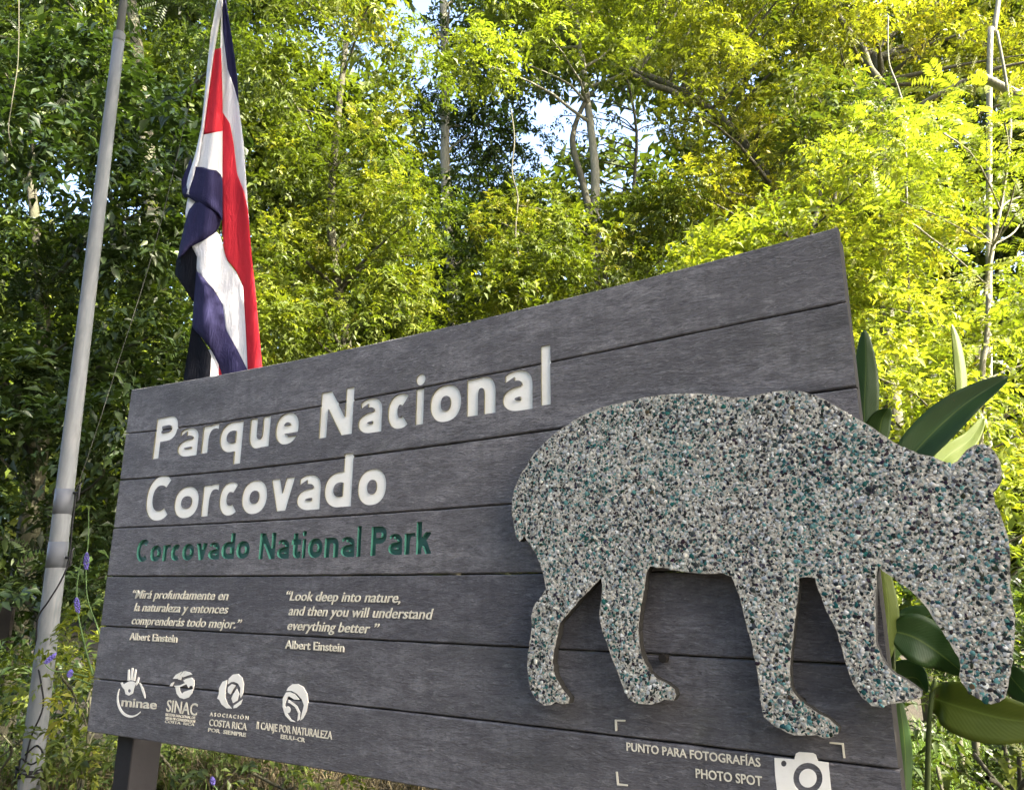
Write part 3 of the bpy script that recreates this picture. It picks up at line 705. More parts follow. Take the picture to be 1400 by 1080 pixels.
tapir = empty('tapir_figure', SB, YAW, label='walking tapir cut-out faced with white, grey and teal pebbles on the plank sign', cat='sculpture')
def slab(outline, yf, yb):
    n = len(outline); V = [(x, -yf + .004, z) for x, z in outline] + [(x, -yb, z) for x, z in outline]
    cxm = [(x, z) for x, z in outline]
    # inset ring gives the worn rounded rim
    ins = []
    for i, (x, z) in enumerate(cxm):
        a = cxm[i - 1]; b = cxm[(i + 1) % n]; t = Vector((b[0] - a[0], b[1] - a[1])); t.normalize(); ins.append((x + (t.y) * 0.0, z))
    tri = tessellate_polygon([[Vector((x, z, 0)) for x, z in outline]])
    Fc = []
    for t in tri:
        a, b, c = [outline[i] for i in t]
        if (b[0] - a[0]) * (c[1] - a[1]) - (b[1] - a[1]) * (c[0] - a[0]) < 0: t = t[::-1]
        Fc.append(tuple(t)); Fc.append(tuple(i + n for i in t[::-1]))
    for i in range(n): j = (i + 1) % n; Fc.append((i, j, j + n, i + n))
    me = mesh('slab', V, Fc); bm = bmesh.new(); bm.from_mesh(me); bmesh.ops.recalc_face_normals(bm, faces=bm.faces)
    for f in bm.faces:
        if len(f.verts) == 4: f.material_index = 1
    bm.to_mesh(me); bm.free()
    return me
link('slab', slab(fine, TF, TB), [M_mortar, plain('shaded_concrete_edge', (.026, .025, .022), .9, sc=60, bump=.5)], tapir)  # edge colour darkened to stand in for the shadow band round the figure
# real stones
poly = np.array(fine)
def inside(P, poly):
    x, y = P[:, 0], P[:, 1]; ins = np.zeros(len(P), bool); a = poly; b = np.roll(poly, -1, 0)
    for (x0, y0), (x1, y1) in zip(a, b):
        if y0 == y1: continue
        cnd = ((y0 > y) != (y1 > y)) & (x < (x1 - x0) * (y - y0) / (y1 - y0) + x0); ins ^= cnd
    return ins
mn = poly.min(0); mx = poly.max(0)
def cloud(n):                                  # cheap smooth noise for colour patches
    k = RNG.normal(size=(9, 2)) * 22; ph = RNG.uniform(0, 6.28, 9)
    return lambda P: np.sin(P @ k.T + ph).sum(1) / 4.0
c1 = cloud(0); c2 = cloud(0)
def stones(sp, rmin, rmax, hz):
    gx, gz = np.meshgrid(np.arange(mn[0], mx[0], sp), np.arange(mn[1], mx[1], sp * 0.87))
    gx = gx + (np.arange(gx.shape[0]) % 2)[:, None] * sp / 2
    P = np.stack([gx.ravel(), gz.ravel()], 1) + RNG.uniform(-.36, .36, (gx.size, 2)) * sp
    P = P[inside(P, poly)]
    e_ = rmax * .55; P = P[inside(P + [e_, 0], poly) & inside(P - [e_, 0], poly) & inside(P + [0, e_], poly) & inside(P - [0, e_], poly)]; n = len(P)
    r = RNG.uniform(rmin, rmax, n) * RNG.choice([1, 1, 1, 1.3, .75], n); k = 7
    th = np.linspace(0, 2 * np.pi, k, endpoint=False)[None] + RNG.uniform(-.28, .28, (n, k)) + RNG.uniform(0, 6.28, (n, 1))
    rr = r[:, None] * RNG.uniform(.62, 1.18, (n, k)); asp = RNG.uniform(.5, 1.0, n)[:, None]; ro = RNG.uniform(0, 3.14, n)[:, None]
    X = rr * np.cos(th); Z = rr * np.sin(th) * asp; X, Z = X * np.cos(ro) - Z * np.sin(ro), X * np.sin(ro) + Z * np.cos(ro)
    h = r * RNG.uniform(.05, .13, n) * hz; tl = RNG.uniform(-.25, .25, (n, 2))
    base = -TF + 0.0038 + RNG.uniform(-.0008, .0006, n)
    def ring(f, hf):
        x = X * f; z = Z * f
        return np.stack([P[:, :1] + x, (base[:, None] - h[:, None] * hf + x * tl[:, :1] + z * tl[:, 1:]) , P[:, 1:] + z], -1)
    V = np.concatenate([ring(1.0, 0.0), ring(.88, .8), np.stack([P[:, 0], base - h, P[:, 1]], -1)[:, None]], 1)   # n, 15, 3
    m_ = 2 * k + 1; off = np.arange(n)[:, None, None] * m_
    Q = []
    for i in range(k):
        j = (i + 1) % k
        Q += [(i, j, k + j), (i, k + j, k + i), (k + i, k + j, 2 * k)]
    Q = np.array(Q)[None] + off
    v = RNG.uniform(0, 1, n); teal = c1(P) * .10; dk = c2(P) * .07
    pal = np.array([[.60, .57, .49], [.63, .64, .61], [.33, .36, .38], [.024, .026, .030], [.018, .100, .094], [.11, .26, .25], [.33, .37, .35], [.060, .066, .075]])
    w = np.stack([.21 + 0 * v, .16 + 0 * v, .08 + 0 * v, .20 + dk, .125 + teal, .10 + teal * .8, .05 + 0 * v, .13 + dk], 1).clip(.01); w /= w.sum(1, keepdims=True)
    cs = w.cumsum(1); ix = (v[:, None] > cs).sum(1).clip(0, 7)
    col = pal[ix] * RNG.uniform(.72, 1.18, (n, 1)) + RNG.uniform(-.012, .012, (n, 3))
    return V.reshape(-1, 3), Q.reshape(-1, 3), np.repeat(col.clip(.01), m_, 0)
A = stones(.0104, .0042, .0070, 1.0); B = stones(.0078, .0022, .0042, .9)
V = np.concatenate([A[0], B[0]]); Q = np.concatenate([A[1], B[1] + len(A[0])]); Tn = np.concatenate([A[2], B[2]])
o = link('pebble', fast_mesh('pebble', V, Q, 3, Tn), M_peb, tapir, smooth=True); o['kind'] = 'stuff'
for (px, py) in ((885, 563), (1083, 556), (892, 672), (1330, 935), (1100, 900)):
    u, v = S(px, py, TF); V, Fc = tube([(u, -TF - 0.004, v), (u, -TF - 0.0085, v)], [.006, .005], 10)
    link('bolt_head', mesh('bolt_head', V, Fc), plain('rusty_bolt', (0.07, 0.055, 0.03), 0.7), tapir) if (px, py) != (1100, 900) else None
for (px, py) in ((760, 700), (940, 650), (1130, 700), (900, 900), (1090, 960)):
    u, v = S(px, py, TF); V, Fc = tube([(u, -TB + .001, v), (u, 0.006, v)], [.012, .012], 8)
    link('spacer', mesh('spacer', V, Fc), M_backing, tapir)

# ------------------------------------------------------------------ galvanised flagpole
m, nt, p = newmat('galvanised_steel'); g = N(nt)
n1 = g.noise(g.coord((14, 14, 2.2)), 3, 5, 0.6, 0.4); n2 = g.noise(g.coord((1, 1, .6)), 5, 4)
c = g.ramp(n1, [(0.30, (0.125, 0.138, 0.148)), (0.52, (0.152, 0.165, 0.175)), (0.72, (0.19, 0.20, 0.21))])
c = g.mix(g.math('MULTIPLY', g.ramp(n2, [(0.5, (0, 0, 0)), (0.75, (1, 1, 1))]), 0.28), c, (0.14, 0.13, 0.11)); g.l(c, p.inputs['Base Color'])
p.inputs['Roughness'].default_value = 0.68; p.inputs['Specular IOR Level'].default_value = 0.25; g.l(g.bump(n1, 0.15, 0.004), p.inputs['Normal']); M_steel = m
M_tape = plain('grey_tape', (0.11, 0.12, 0.14), 0.45, sc=60, bump=0.1)
M_black = plain('black_cord', (0.012, 0.012, 0.014), 0.7)
M_rope = plain('pale_rope', (0.42, 0.42, 0.38), 0.8)
M_iron = plain('dark_iron', (0.06, 0.06, 0.065), 0.5, 0.6)
PD = 4.45
def pp(px, py, dy=0): return at(px, py, PD + dy)
pole = empty('flagpole', pp(46, 1080), label='tall leaning galvanised steel flagpole left of the plank sign', cat='flagpole')
pole.location = (0, 0, 0)
axis = lambda py: 55 + (1060 - py) * (159 - 45) / 1000.0 - 8 - 0.0
def ax(py): return 44 + (1060 - py) * 0.1152
lower = [(ax(y), y) for y in (1180, 1060, 900, 700, 500, 300, 120, 58)]
def wr(py): return (14.6 - (1060 - py) * 0.0052) * PD / F * 0.90
pts = [pp(*q) for q in lower]
gp = pts[0] + (pts[0] - pts[1]).normalized() * 1.2
V, Fc = tube([gp] + pts, [wr(1180)] + [wr(q[1]) for q in lower], 28)
link('tube', mesh('tube', V, Fc), M_steel, pole, smooth=True)
top = pp(ax(58), 58); up = (pts[-1] - pts[0]).normalized()
V, Fc = tube([top - up * .01, top + up * .05, top + up * .062], [wr(58) * 1.06, wr(58) * 1.06, wr(58) * .75], 28)
link('collar', mesh('collar', V, Fc), M_steel, pole)
V, Fc = tube([top + up * .05, top + up * 2.2], [.026, .022], 20); link('top_tube', mesh('top_tube', V, Fc), M_steel, pole, smooth=True)
tip = top + up * 2.2
V, Fc = tube([tip + up * (i * .01) for i in range(7)], [.02, .04, .052, .056, .052, .04, .012], 16); link('finial', mesh('finial', V, Fc), M_steel, pole, smooth=True)
for y0, y1 in ((672, 706), (744, 779)):
    a, b = pp(ax(y0), y0), pp(ax(y1), y1)
    V, Fc = tube([a, a.lerp(b, .5), b], [wr(y0) + .0022, wr(y0) + .0026, wr(y1) + .0022], 28); link('tape_band', mesh('tape_band', V, Fc), M_tape, pole, smooth=True)
for y0 in (676, 765):
    c_ = pp(ax(y0) + 17, y0, -.02); d = up
    V, Fc = join([tube([c_ - d * .055, c_ - d * .04 + Vector((.012, 0, 0)), c_ + d * .04 + Vector((.012, 0, 0)), c_ + d * .055 + Vector((.02, 0, 0))], [.004, .006, .006, .004], 8),
                  tube([c_ + Vector((-.03, 0.02, 0)), c_ + Vector((.012, 0, 0))], [.008, .007], 8)])
    link('cleat', mesh('cleat', V, Fc), M_iron, pole, smooth=True)
# cord wrapped down the pole
cp = smooth_path([pp(104, 676, -.02), pp(99, 720, -.05), pp(94, 770, -.055), pp(82, 800, -.075), pp(66, 826, -.085), pp(52, 850, -.06), pp(51, 900, -.03), pp(57, 935, -.075), pp(60, 970, -.085), pp(44, 1010, -.085), pp(36, 1046, -.09)], 5)
V, Fc = tube(cp, [.0045] * len(cp), 6); link('cord', mesh('cord', V, Fc), M_black, pole, smooth=True)
kn = []; kr = random.Random(2)
for i in range(5):
    base_c = pp(42, 1052 + i * 3, 0)
    ring = []
    for t in range(13):
        a = t / 12 * 2 * math.pi; ring.append(base_c + Vector((math.cos(a) * (wr(1052) + .007), math.sin(a) * (wr(1052) + .007), math.sin(a * 2 + i) * .012 + kr.uniform(-.004, .004))))
    kn.append(tube(ring, [.0055] * 13, 6))
loopc = [pp(36, 1035, -.1), pp(52, 1022, -.12), pp(60, 1036, -.12), pp(44, 1048, -.11), pp(30, 1040, -.1), pp(28, 1056, -.1)]
kn.append(tube(smooth_path(loopc, 4), [.0045] * 21, 6))
V, Fc = join(kn); link('cord_knot', mesh('cord_knot', V, Fc), M_black, pole, smooth=True)

# ------------------------------------------------------------------ flag
FD = 4.75
def fcloth(col, name):
    m, nt, p = newmat(name); g = N(nt)
    n1 = g.noise(g.coord((1, 1, 1)), 9, 3); w = g.noise(g.coord((260, 260, 260)), 3, 2)
    c = g.mix(g.math('MULTIPLY', n1, .2), col, tuple(x * .75 for x in col)); g.l(c, p.inputs['Base Color']); p.inputs['Roughness'].default_value = 0.75
    p.inputs['Specular IOR Level'].default_value = 0.15
    tr = g.n('ShaderNodeBsdfTranslucent'); g.l(c, tr.inputs[0]); ms = g.n('ShaderNodeMixShader'); ms.inputs[0].default_value = .3
    cr = g.noise(g.coord((10, 10, 2.2), rot=(0, R(8), 0)), 2.6, 4, .5, 1.2)
    g.l(g.bump(w, .2, .002, g.bump(cr, .55, .03)), p.inputs['Normal']); g.l(p.outputs[0], ms.inputs[1]); g.l(tr.outputs[0], ms.inputs[2]); g.l(ms.outputs[0], nt.nodes['Material Output'].inputs[0])
    return m
FW, FR, FB, FK = fcloth((.84, .84, .87), 'white_cloth'), fcloth((.66, .035, .055), 'red_cloth'), fcloth((.030, .028, .085), 'blue_cloth'), fcloth((.004, .005, .010), 'shaded_blue_cloth')  # last cloth is the blue darkened to near black for shaded folds
flag = empty('hanging_flag', (0, 0, 0), label='limp blue, white and red striped flag hanging behind the sign', cat='flag')
def interp(poly, y):
    ys_ = [q[1] for q in poly]; return float(np.interp(y, ys_, [q[0] for q in poly]))
RID = [(-1, .018), (0, -.02)]
def relief(px, py, layer):
    # long hanging folds running with the cloth: position across the flag
    t = py / 520.0
    l = np.interp(py, [0, 100, 240, 380, 520], [296, 277, 248, 240, 250]); r = np.interp(py, [0, 100, 240, 380, 520], [303, 318, 332, 347, 358])
    s = (px - l) / max(r - l, 1)
    return -layer * .016 + .026 * math.sin(s * 9.5 + t * 2.2) * min(1, t * 2 + .15) + .012 * math.sin(s * 21 + 4 * t)
def cloth(name, mat, left, right, layer, ncol=7, curl=0):
    """left/right: photo polylines in (X,Y) of the 2x crop starting at x=200"""
    Lq = [(200 + x / 2, y / 2) for x, y in left]; Rq = [(200 + x / 2, y / 2) for x, y in right]
    y0 = min(Lq[0][1], Rq[0][1]); y1 = max(Lq[-1][1], Rq[-1][1]); n = max(4, int((y1 - y0) / 5)); V = []
    for i in range(n + 1):
        y = y0 + (y1 - y0) * i / n; a = interp(Lq, min(max(y, Lq[0][1]), Lq[-1][1])); b = interp(Rq, min(max(y, Rq[0][1]), Rq[-1][1]))
        yl = min(max(y, Lq[0][1]), Lq[-1][1]); yr = min(max(y, Rq[0][1]), Rq[-1][1])
        for k in range(ncol + 1):
            t = k / ncol; px = a + (b - a) * t; py = yl + (yr - yl) * t
            V.append(at(px, py, FD + relief(px, py, layer) + curl * math.sin(math.pi * t) * -.03))
    w = ncol + 1
    Fc = [(i * w + k, i * w + k + 1, (i + 1) * w + k + 1, (i + 1) * w + k) for i in range(n) for k in range(ncol)]
    o = link(name, mesh(name, V, Fc), mat, flag, smooth=True)
    md = o.modifiers.new('s', 'SOLIDIFY'); md.thickness = .0012
    return o
cloth('white_stripe', FW, [(199, -20), (198, 60), (196, 140), (199, 230), (203, 330), (210, 460), (230, 600), (262, 760)], [(205, -20), (207, 60), (210, 115), (218, 190), (245, 270), (262, 400), (272, 540), (284, 700)], 0)
cloth('blue_stripe', FB, [(202, -30), (202, 20), (203, 80), (208, 125), (217, 195), (236, 245), (247, 284)], [(206, -30), (213, 15), (228, 105), (239, 180), (243, 215), (246, 250), (248, 284)], 1.2, 5)
cloth('red_stripe', FR, [(181, 140), (170, 200), (158, 280), (150, 352), (152, 372)], [(198, 136), (201, 200), (203, 280), (204, 330), (205, 362)], 1.6)
cloth('red_stripe', FR, [(202, 312), (203, 400), (203, 600), (208, 680), (216, 712), (243, 745), (262, 785), (270, 900), (278, 1060)], [(204, 312), (224, 342), (234, 395), (244, 480), (262, 525), (274, 575), (284, 690), (296, 800), (320, 1060)], 1.0, 9)
cloth('white_stripe', FW, [(150, 350), (146, 380), (138, 420), (128, 472)], [(204, 350), (204, 400), (204, 450), (204, 500)], 1.3)
cloth('blue_stripe', FB, [(128, 460), (112, 500), (96, 522), (92, 532), (130, 556), (150, 566), (190, 588), (203, 606)], [(150, 462), (180, 466), (196, 476), (204, 492), (205, 530), (205, 560), (205, 590), (205, 608)], 1.9, 8, 1)
cloth('white_stripe', FW, [(110, 545), (106, 565), (102, 600)], [(130, 548), (128, 566), (116, 600)], .2, 3)
cloth('blue_stripe', FB, [(104, 470), (92, 500), (93, 530), (100, 545)], [(118, 436), (124, 470), (118, 530), (106, 545)], .9, 4)
cloth('blue_stripe', FB, [(130, 558), (112, 580), (100, 625), (88, 680), (82, 712)], [(150, 556), (192, 574), (204, 592), (198, 620), (186, 640), (150, 664), (118, 678), (100, 700), (86, 712)], .9, 8, 1)
cloth('shaded_blue_stripe', FK, [(110, 672), (86, 694), (78, 725), (76, 755), (100, 790), (124, 828)], [(120, 672), (138, 704), (138, 745), (134, 790), (130, 828)], .1, 5)  # shade inside the fold, drawn as darker cloth
cloth('white_stripe', FW, [(118, 668), (124, 684), (136, 706), (134, 744), (180, 798), (205, 838), (214, 905), (246, 962), (286, 1060)], [(186, 636), (200, 650), (208, 684), (217, 715), (243, 748), (262, 788), (270, 900), (276, 985), (290, 1060)], .5, 9)
cloth('blue_stripe', FB, [(134, 746), (128, 820), (123, 900), (150, 928), (176, 962), (196, 1000), (216, 1060)], [(138, 748), (182, 796), (206, 836), (216, 905), (246, 958), (272, 1008), (292, 1060)], .9, 7, 1)
cloth('shaded_blue_stripe', FK, [(122, 896), (114, 950), (106, 1000), (98, 1060)], [(128, 896), (155, 938), (176, 975), (172, 1060)], .0, 5)
cloth('white_stripe', FW, [(168, 960), (166, 1000), (162, 1060)], [(180, 960), (196, 990), (196, 1060)], -.6, 5)
cloth('red_stripe', FR, [(186, 975), (186, 1060)], [(196, 975), (214, 1010), (212, 1060)], -.9, 4)
cloth('hoist_sleeve', FW, [(194, -30), (184, 20), (170, 95), (160, 200), (152, 290), (146, 350), (130, 425), (110, 490), (102, 534)], [(204, -30), (202, 20), (188, 100), (178, 160), (164, 270), (154, 352), (142, 430), (126, 500), (117, 538)], 2.0, 5, .4)
# halyard: from the cleat past the flag to the pole head
hy = empty('halyard', (0, 0, 0), label='thin pale cord running from the flagpole cleat up to the flag', cat='rope')
hp = smooth_path([pp(104, 672, -.01), at(122, 620, PD), at(160, 500, PD + .1), at(212, 330, PD + .15), at(262, 120, PD + .25), at(283, 30, PD + .28), at(300, -40, PD + .28)], 5)
V, Fc = tube(hp, [.0016] * len(hp), 5); link('cord', mesh('cord', V, Fc), plain('grey_cord', (.06, .06, .055), .8), hy)
hp = [at(300, -60, FD - .03), tip - up * .02]
V, Fc = tube([at(299, 30, FD), hp[0], hp[1]], [.003] * 3, 5); link('cord', mesh('cord', V, Fc), M_rope, hy)

# ------------------------------------------------------------------ foliage
def unit(a): return a / np.maximum(np.linalg.norm(a, axis=-1, keepdims=True), 1e-9)
def leaf_arrays(P, D, Nn, L, W, droop=.18, fold=.22):
    """P base, D direction, Nn normal, L length, W width -> V,Q"""
    D = unit(D); Sd = unit(np.cross(D, Nn)); Nn = unit(np.cross(Sd, D)); n = len(P); L = L[:, None]; W = W[:, None]
    base = P; mid = P + D * L * .48 + Nn * L * .03
    lf = mid + Sd * W * .5 - Nn * W * -fold; rt = mid - Sd * W * .5 + Nn * W * fold
    tipv = P + D * L - Nn * L * droop
    V = np.stack([base, lf, mid, rt, tipv], 1).reshape(-1, 3)
    Q = np.array([[0, 1, 4, 2], [0, 2, 4, 3]])[None] + (np.arange(n) * 5)[:, None, None]
    Q = np.array([[0, 2, 1, 1]])[None] if False else Q
    return V, Q.reshape(-1, 4)
def spray(lobes, dens, leaf, tintc, style='broad', tw=.45, shell=.55):
    """lobes: list (center, (rx,ry,rz)); dens leaves per m2 of lobe surface-ish"""
    Vs, Qs, Ts = [], [], []; off = 0
    for c, r in lobes:
        ls = RNG.uniform(.72, 1.35); leaf0 = leaf; leaf_ = leaf * ls; st_ = style if style != 'broad' or RNG.random() > .14 else 'compound'
        r = np.array(r); area = 4 * np.pi * (np.prod(r) ** (2 / 3)); per = 8 if st_ != 'compound' else 16
        nt_ = max(3, int(area * dens / ls ** 1.6 / per))
        d = unit(RNG.normal(size=(nt_, 3))); d[:, 2] = np.abs(d[:, 2]) * np.where(RNG.random(nt_) < .72, 1, -1)
        rad = (shell + (1 - shell) * RNG.random(nt_) ** .6)[:, None]
        p = np.array(c) + d * r * rad * (1 + .18 * np.sin(d @ np.array([5., 7., 3.]) * 2 + c[0] * 3))[:, None]
        t = unit(d * .8 + RNG.normal(size=(nt_, 3)) * .45 + np.array([0, 0, .05]))
        ln = tw * leaf_ * 8 * RNG.uniform(.6, 1.2, nt_) / 1.6
        tt = RNG.normal(0, .13, nt_) + tintc + RNG.normal(0, .17)
        s = np.linspace(.1, 1, per); side = np.where(np.arange(per) % 2 == 0, 1., -1.)
        upv = np.tile(np.array([0, 0, 1.]), (nt_, 1)) + RNG.normal(0, .35, (nt_, 3)); sd = unit(np.cross(t, upv))
        P = p[:, None] + t[:, None] * (s[None, :, None] * ln[:, None, None]) + np.array([0, 0, -1.]) * (s ** 2)[None, :, None] * (ln * .35)[:, None, None]
        if st_ == 'compound':
            D = sd[:, None] * side[None, :, None] + t[:, None] * .45 + RNG.normal(0, .08, P.shape); Nn = unit(np.cross(sd, t) * np.sign(np.cross(sd, t)[:, 2:3] + 1e-6))[:, None] + RNG.normal(0, .12, P.shape)
            L = leaf_ * .62 * (1 - .5 * np.abs(s - .5))[None] * np.ones((nt_, 1)); W = L * .30
        else:
            D = sd[:, None] * side[None, :, None] * .8 + t[:, None] * .65 + np.array([0, 0, -.22]) + RNG.normal(0, .28, P.shape)
            Nn = np.array([0, 0, 1.]) + d[:, None] * .45 + RNG.normal(0, .38, P.shape)
            L = leaf_ * RNG.uniform(.6, 1.2, P.shape[:2]); W = L * RNG.uniform(.34, .46, P.shape[:2])
        P = P.reshape(-1, 3); V, Q = leaf_arrays(P, D.reshape(-1, 3), np.broadcast_to(Nn, D.shape).reshape(-1, 3), L.ravel(), W.ravel(), .2)
        Vs.append(V); Qs.append(Q + off); off += len(V)
        T_ = (np.repeat(tt, per) + RNG.normal(0, .07, len(P))).clip(0, 1); Ts.append(np.repeat(T_, 5))
    return np.concatenate(Vs), np.concatenate(Qs), np.concatenate(Ts)

GAPS = [(592, 208, 38, 42), (750, 150, 55, 30), (850, 175, 52, 60), (790, 205, 45, 60), (875, 235, 38, 32), (600, 316, 16, 24), (488, 95, 26, 16), (455, 146, 20, 14), (610, 60, 16, 40), (1222, 90, 44, 22), (92, 215, 30, 30), (62, 262, 34, 18),
        (30, 305, 22, 22), (80, 320, 14, 40), (250, 440, 14, 10), (650, 350, 16, 12), (640, 30, 22, 30), (1115, 100, 14, 12), (10, 240, 14, 14), (560, 180, 24, 18)]
def in_gap(px, py, pad):
    for gx, gy, rx, ry in GAPS:
        if ((px - gx) / (rx * .82 + pad)) ** 2 + ((py - gy) / (ry * .82 + pad)) ** 2 < 1: return True
    return False
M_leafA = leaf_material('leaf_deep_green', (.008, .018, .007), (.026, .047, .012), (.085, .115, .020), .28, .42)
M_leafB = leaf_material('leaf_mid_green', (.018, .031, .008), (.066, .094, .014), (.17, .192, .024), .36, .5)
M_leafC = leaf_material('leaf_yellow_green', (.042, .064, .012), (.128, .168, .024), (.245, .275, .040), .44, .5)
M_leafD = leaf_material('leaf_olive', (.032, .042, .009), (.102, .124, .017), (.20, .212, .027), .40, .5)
M_barkD = bark_material('dark_bark', (.03, .025, .018), (.09, .075, .055))
M_barkP = bark_material('pale_bark', (.11, .10, .075), (.27, .25, .195))
def lobes_in(box_, Y, rpx, n, dY=.8, flat=.8, gap=True, seedv=0, test=None):
    rr = random.Random(seedv); out = []; pxs = []
    tries = 0
    while len(out) < n and tries < n * 40:
        tries += 1
        x = rr.uniform(box_[0], box_[2]); y = rr.uniform(box_[1], box_[3]); r = rpx * rr.uniform(.65, 1.3)
        if gap and in_gap(x, y, r * .42): continue
        if test and not test(x, y): continue
        if any(math.hypot(x - a, y - b) < (r + q) * .42 for a, b, q in pxs): 
            if rr.random() < .8: continue
        Yd = Y + rr.uniform(-dY, dY); c = at(x, y, Yd); rm = r * Yd / F
        if c.z < .15: continue
        pxs.append((x, y, r)); out.append((tuple(c), (rm, rm * 1.1, rm * flat)))
    return out
def limb(a, b, r0, r1, sag=.1, n=5):
    a, b = Vector(a), Vector(b); d = b - a; pts = []
    w = Vector((random.uniform(-1, 1), random.uniform(-1, 1), random.uniform(-.3, 1))) * d.length * sag
    for i in range(n + 1):
        t = i / n; pts.append(a + d * t + w * math.sin(math.pi * t) + Vector((random.uniform(-1, 1),) * 3) * d.length * .015)
    return tube(pts, [r0 + (r1 - r0) * i / n for i in range(n + 1)], 6, False, .08)
NLEAF = 0
def make_tree(name, label, cat, lob, leaf, dens, lmat, tint, trunk, bmat, style='broad', group=None, nlimb=14, trad=None):
    """trunk: list of world points from the ground up, trad radii"""
    global NLEAF
    root = empty(name, (0, 0, 0), label=label, cat=cat, group=group)
    V, Q, Tn = spray(lob, dens, leaf, tint, style); NLEAF += len(Tn) // 5
    link('crown', fast_mesh('crown', V, Q, 4, Tn), lmat, root)
    trunk = smooth_path(trunk, 4); n = len(trunk)
    rad = [trad[0] + (trad[1] - trad[0]) * (i / (n - 1)) for i in range(n)]
    V, Fc = tube(trunk, rad, 10, True, .06); link('trunk', mesh('trunk', V, Fc), bmat, root, smooth=True)
    if nlimb:
        parts = []
        for c, r in random.sample(lob, min(nlimb, len(lob))):
            c = Vector(c); j = min(range(n), key=lambda i: (trunk[i] - c).length + max(0, trunk[i].z - c.z + .3) * 2)
            V, Fc = limb(trunk[j], c, min(rad[j] * .5, .06), .008, .12); link('limb', mesh('limb', V, Fc), bmat, root, smooth=True)
    return root
def gtrunk(px, Y, pts):
    """trunk through photo points at depth Y, carried down to the ground"""
    w = [at(x, y, Y) for x, y in pts]; b = w[0]; g0 = Vector((b.x, b.y, height(b.x, b.y) - .1))
    if b.z > g0.z + .3: w = [g0] + w
    return w
# left side
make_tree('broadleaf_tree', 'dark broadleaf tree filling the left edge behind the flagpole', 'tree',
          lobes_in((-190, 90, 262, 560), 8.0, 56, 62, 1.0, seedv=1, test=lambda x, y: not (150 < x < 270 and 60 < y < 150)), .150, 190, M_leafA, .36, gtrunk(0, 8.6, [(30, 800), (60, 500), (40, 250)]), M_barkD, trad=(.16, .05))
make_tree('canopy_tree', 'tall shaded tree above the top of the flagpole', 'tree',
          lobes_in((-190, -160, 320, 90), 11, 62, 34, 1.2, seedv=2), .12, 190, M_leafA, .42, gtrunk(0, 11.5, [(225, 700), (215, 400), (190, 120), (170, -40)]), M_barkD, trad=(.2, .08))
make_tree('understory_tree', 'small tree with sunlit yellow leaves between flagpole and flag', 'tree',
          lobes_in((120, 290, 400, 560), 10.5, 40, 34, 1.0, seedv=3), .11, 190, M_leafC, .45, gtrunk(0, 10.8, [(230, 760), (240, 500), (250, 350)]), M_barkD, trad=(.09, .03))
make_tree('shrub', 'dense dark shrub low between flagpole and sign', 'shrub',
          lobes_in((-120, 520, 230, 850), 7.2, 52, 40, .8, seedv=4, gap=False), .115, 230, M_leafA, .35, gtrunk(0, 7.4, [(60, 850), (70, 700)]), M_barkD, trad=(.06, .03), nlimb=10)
# middle
make_tree('bushy_tree', 'bright bushy tree right of the flag with sunlit sprays', 'tree',
          lobes_in((345, -60, 600, 560), 9.3, 42, 92, 1.0, seedv=5, test=lambda x, y: x < 560 + y * .12), .095, 300, M_leafB, .62, gtrunk(0, 9.8, [(470, 780), (475, 500), (450, 300), (470, 60)]), M_barkD, trad=(.11, .04), nlimb=24)
make_tree('columnar_tree', 'dark trunked tree wrapped in leaves above the word Nacional', 'tree',
          lobes_in((592, 130, 735, 520), 12.5, 40, 40, 1.2, seedv=6) + lobes_in((575, -80, 650, 180), 12.5, 24, 16, .5, seedv=66, gap=False), .11, 260, M_leafA, .5, gtrunk(0, 12.5, [(622, 760), (618, 420), (607, 250), (606, 100), (600, -60)]), M_barkP, trad=(.11, .07), nlimb=12)
make_tree('forked_tree', 'forked pale trunk tree standing in front of the sky gap', 'tree',
          lobes_in((640, -130, 905, 92), 11.2, 46, 44, 1.0, seedv=7), .10, 250, M_leafC, .45, gtrunk(0, 11.6, [(812, 760), (812, 290), (810, 215), (798, 120), (785, 20)]), M_barkP, trad=(.10, .05), nlimb=18)
make_tree('thicket_tree', 'green thicket under the sky gap at the top edge of the sign', 'tree',
          lobes_in((640, 275, 925, 520), 10.5, 40, 62, 1.2, seedv=8), .10, 260, M_leafB, .60, gtrunk(0, 11, [(840, 760), (835, 450), (815, 320)]), M_barkD, trad=(.08, .03))
# right
make_tree('olive_leaved_tree', 'fine leaved olive tree right of the sky gap', 'tree',
          lobes_in((890, -130, 1160, 330), 11.0, 46, 78, 1.2, seedv=9), .085, 300, M_leafD, .6, gtrunk(0, 11.5, [(1090, 760), (1075, 330), (1010, 190), (930, 125), (860, 95)]), M_barkD, trad=(.13, .05), nlimb=24)
make_tree('tall_tree', 'tall tree over the top right corner with a bent dark limb', 'tree',
          lobes_in((1100, -150, 1560, 120), 10.0, 48, 50, 1.0, seedv=10), .10, 230, M_leafD, .62, gtrunk(0, 10.4, [(1215, 500), (1200, 110), (1180, 70), (1165, 40), (1140, -30)]), M_barkD, trad=(.12, .05), nlimb=20)
make_tree('shade_shrub', 'round dark green clump left of the thin pale sapling', 'shrub',
          lobes_in((1075, 105, 1205, 215), 8.8, 34, 14, .5, seedv=11), .11, 330, M_leafA, .85, gtrunk(0, 9, [(1140, 500), (1140, 250)]), M_barkD, trad=(.05, .02), nlimb=8)
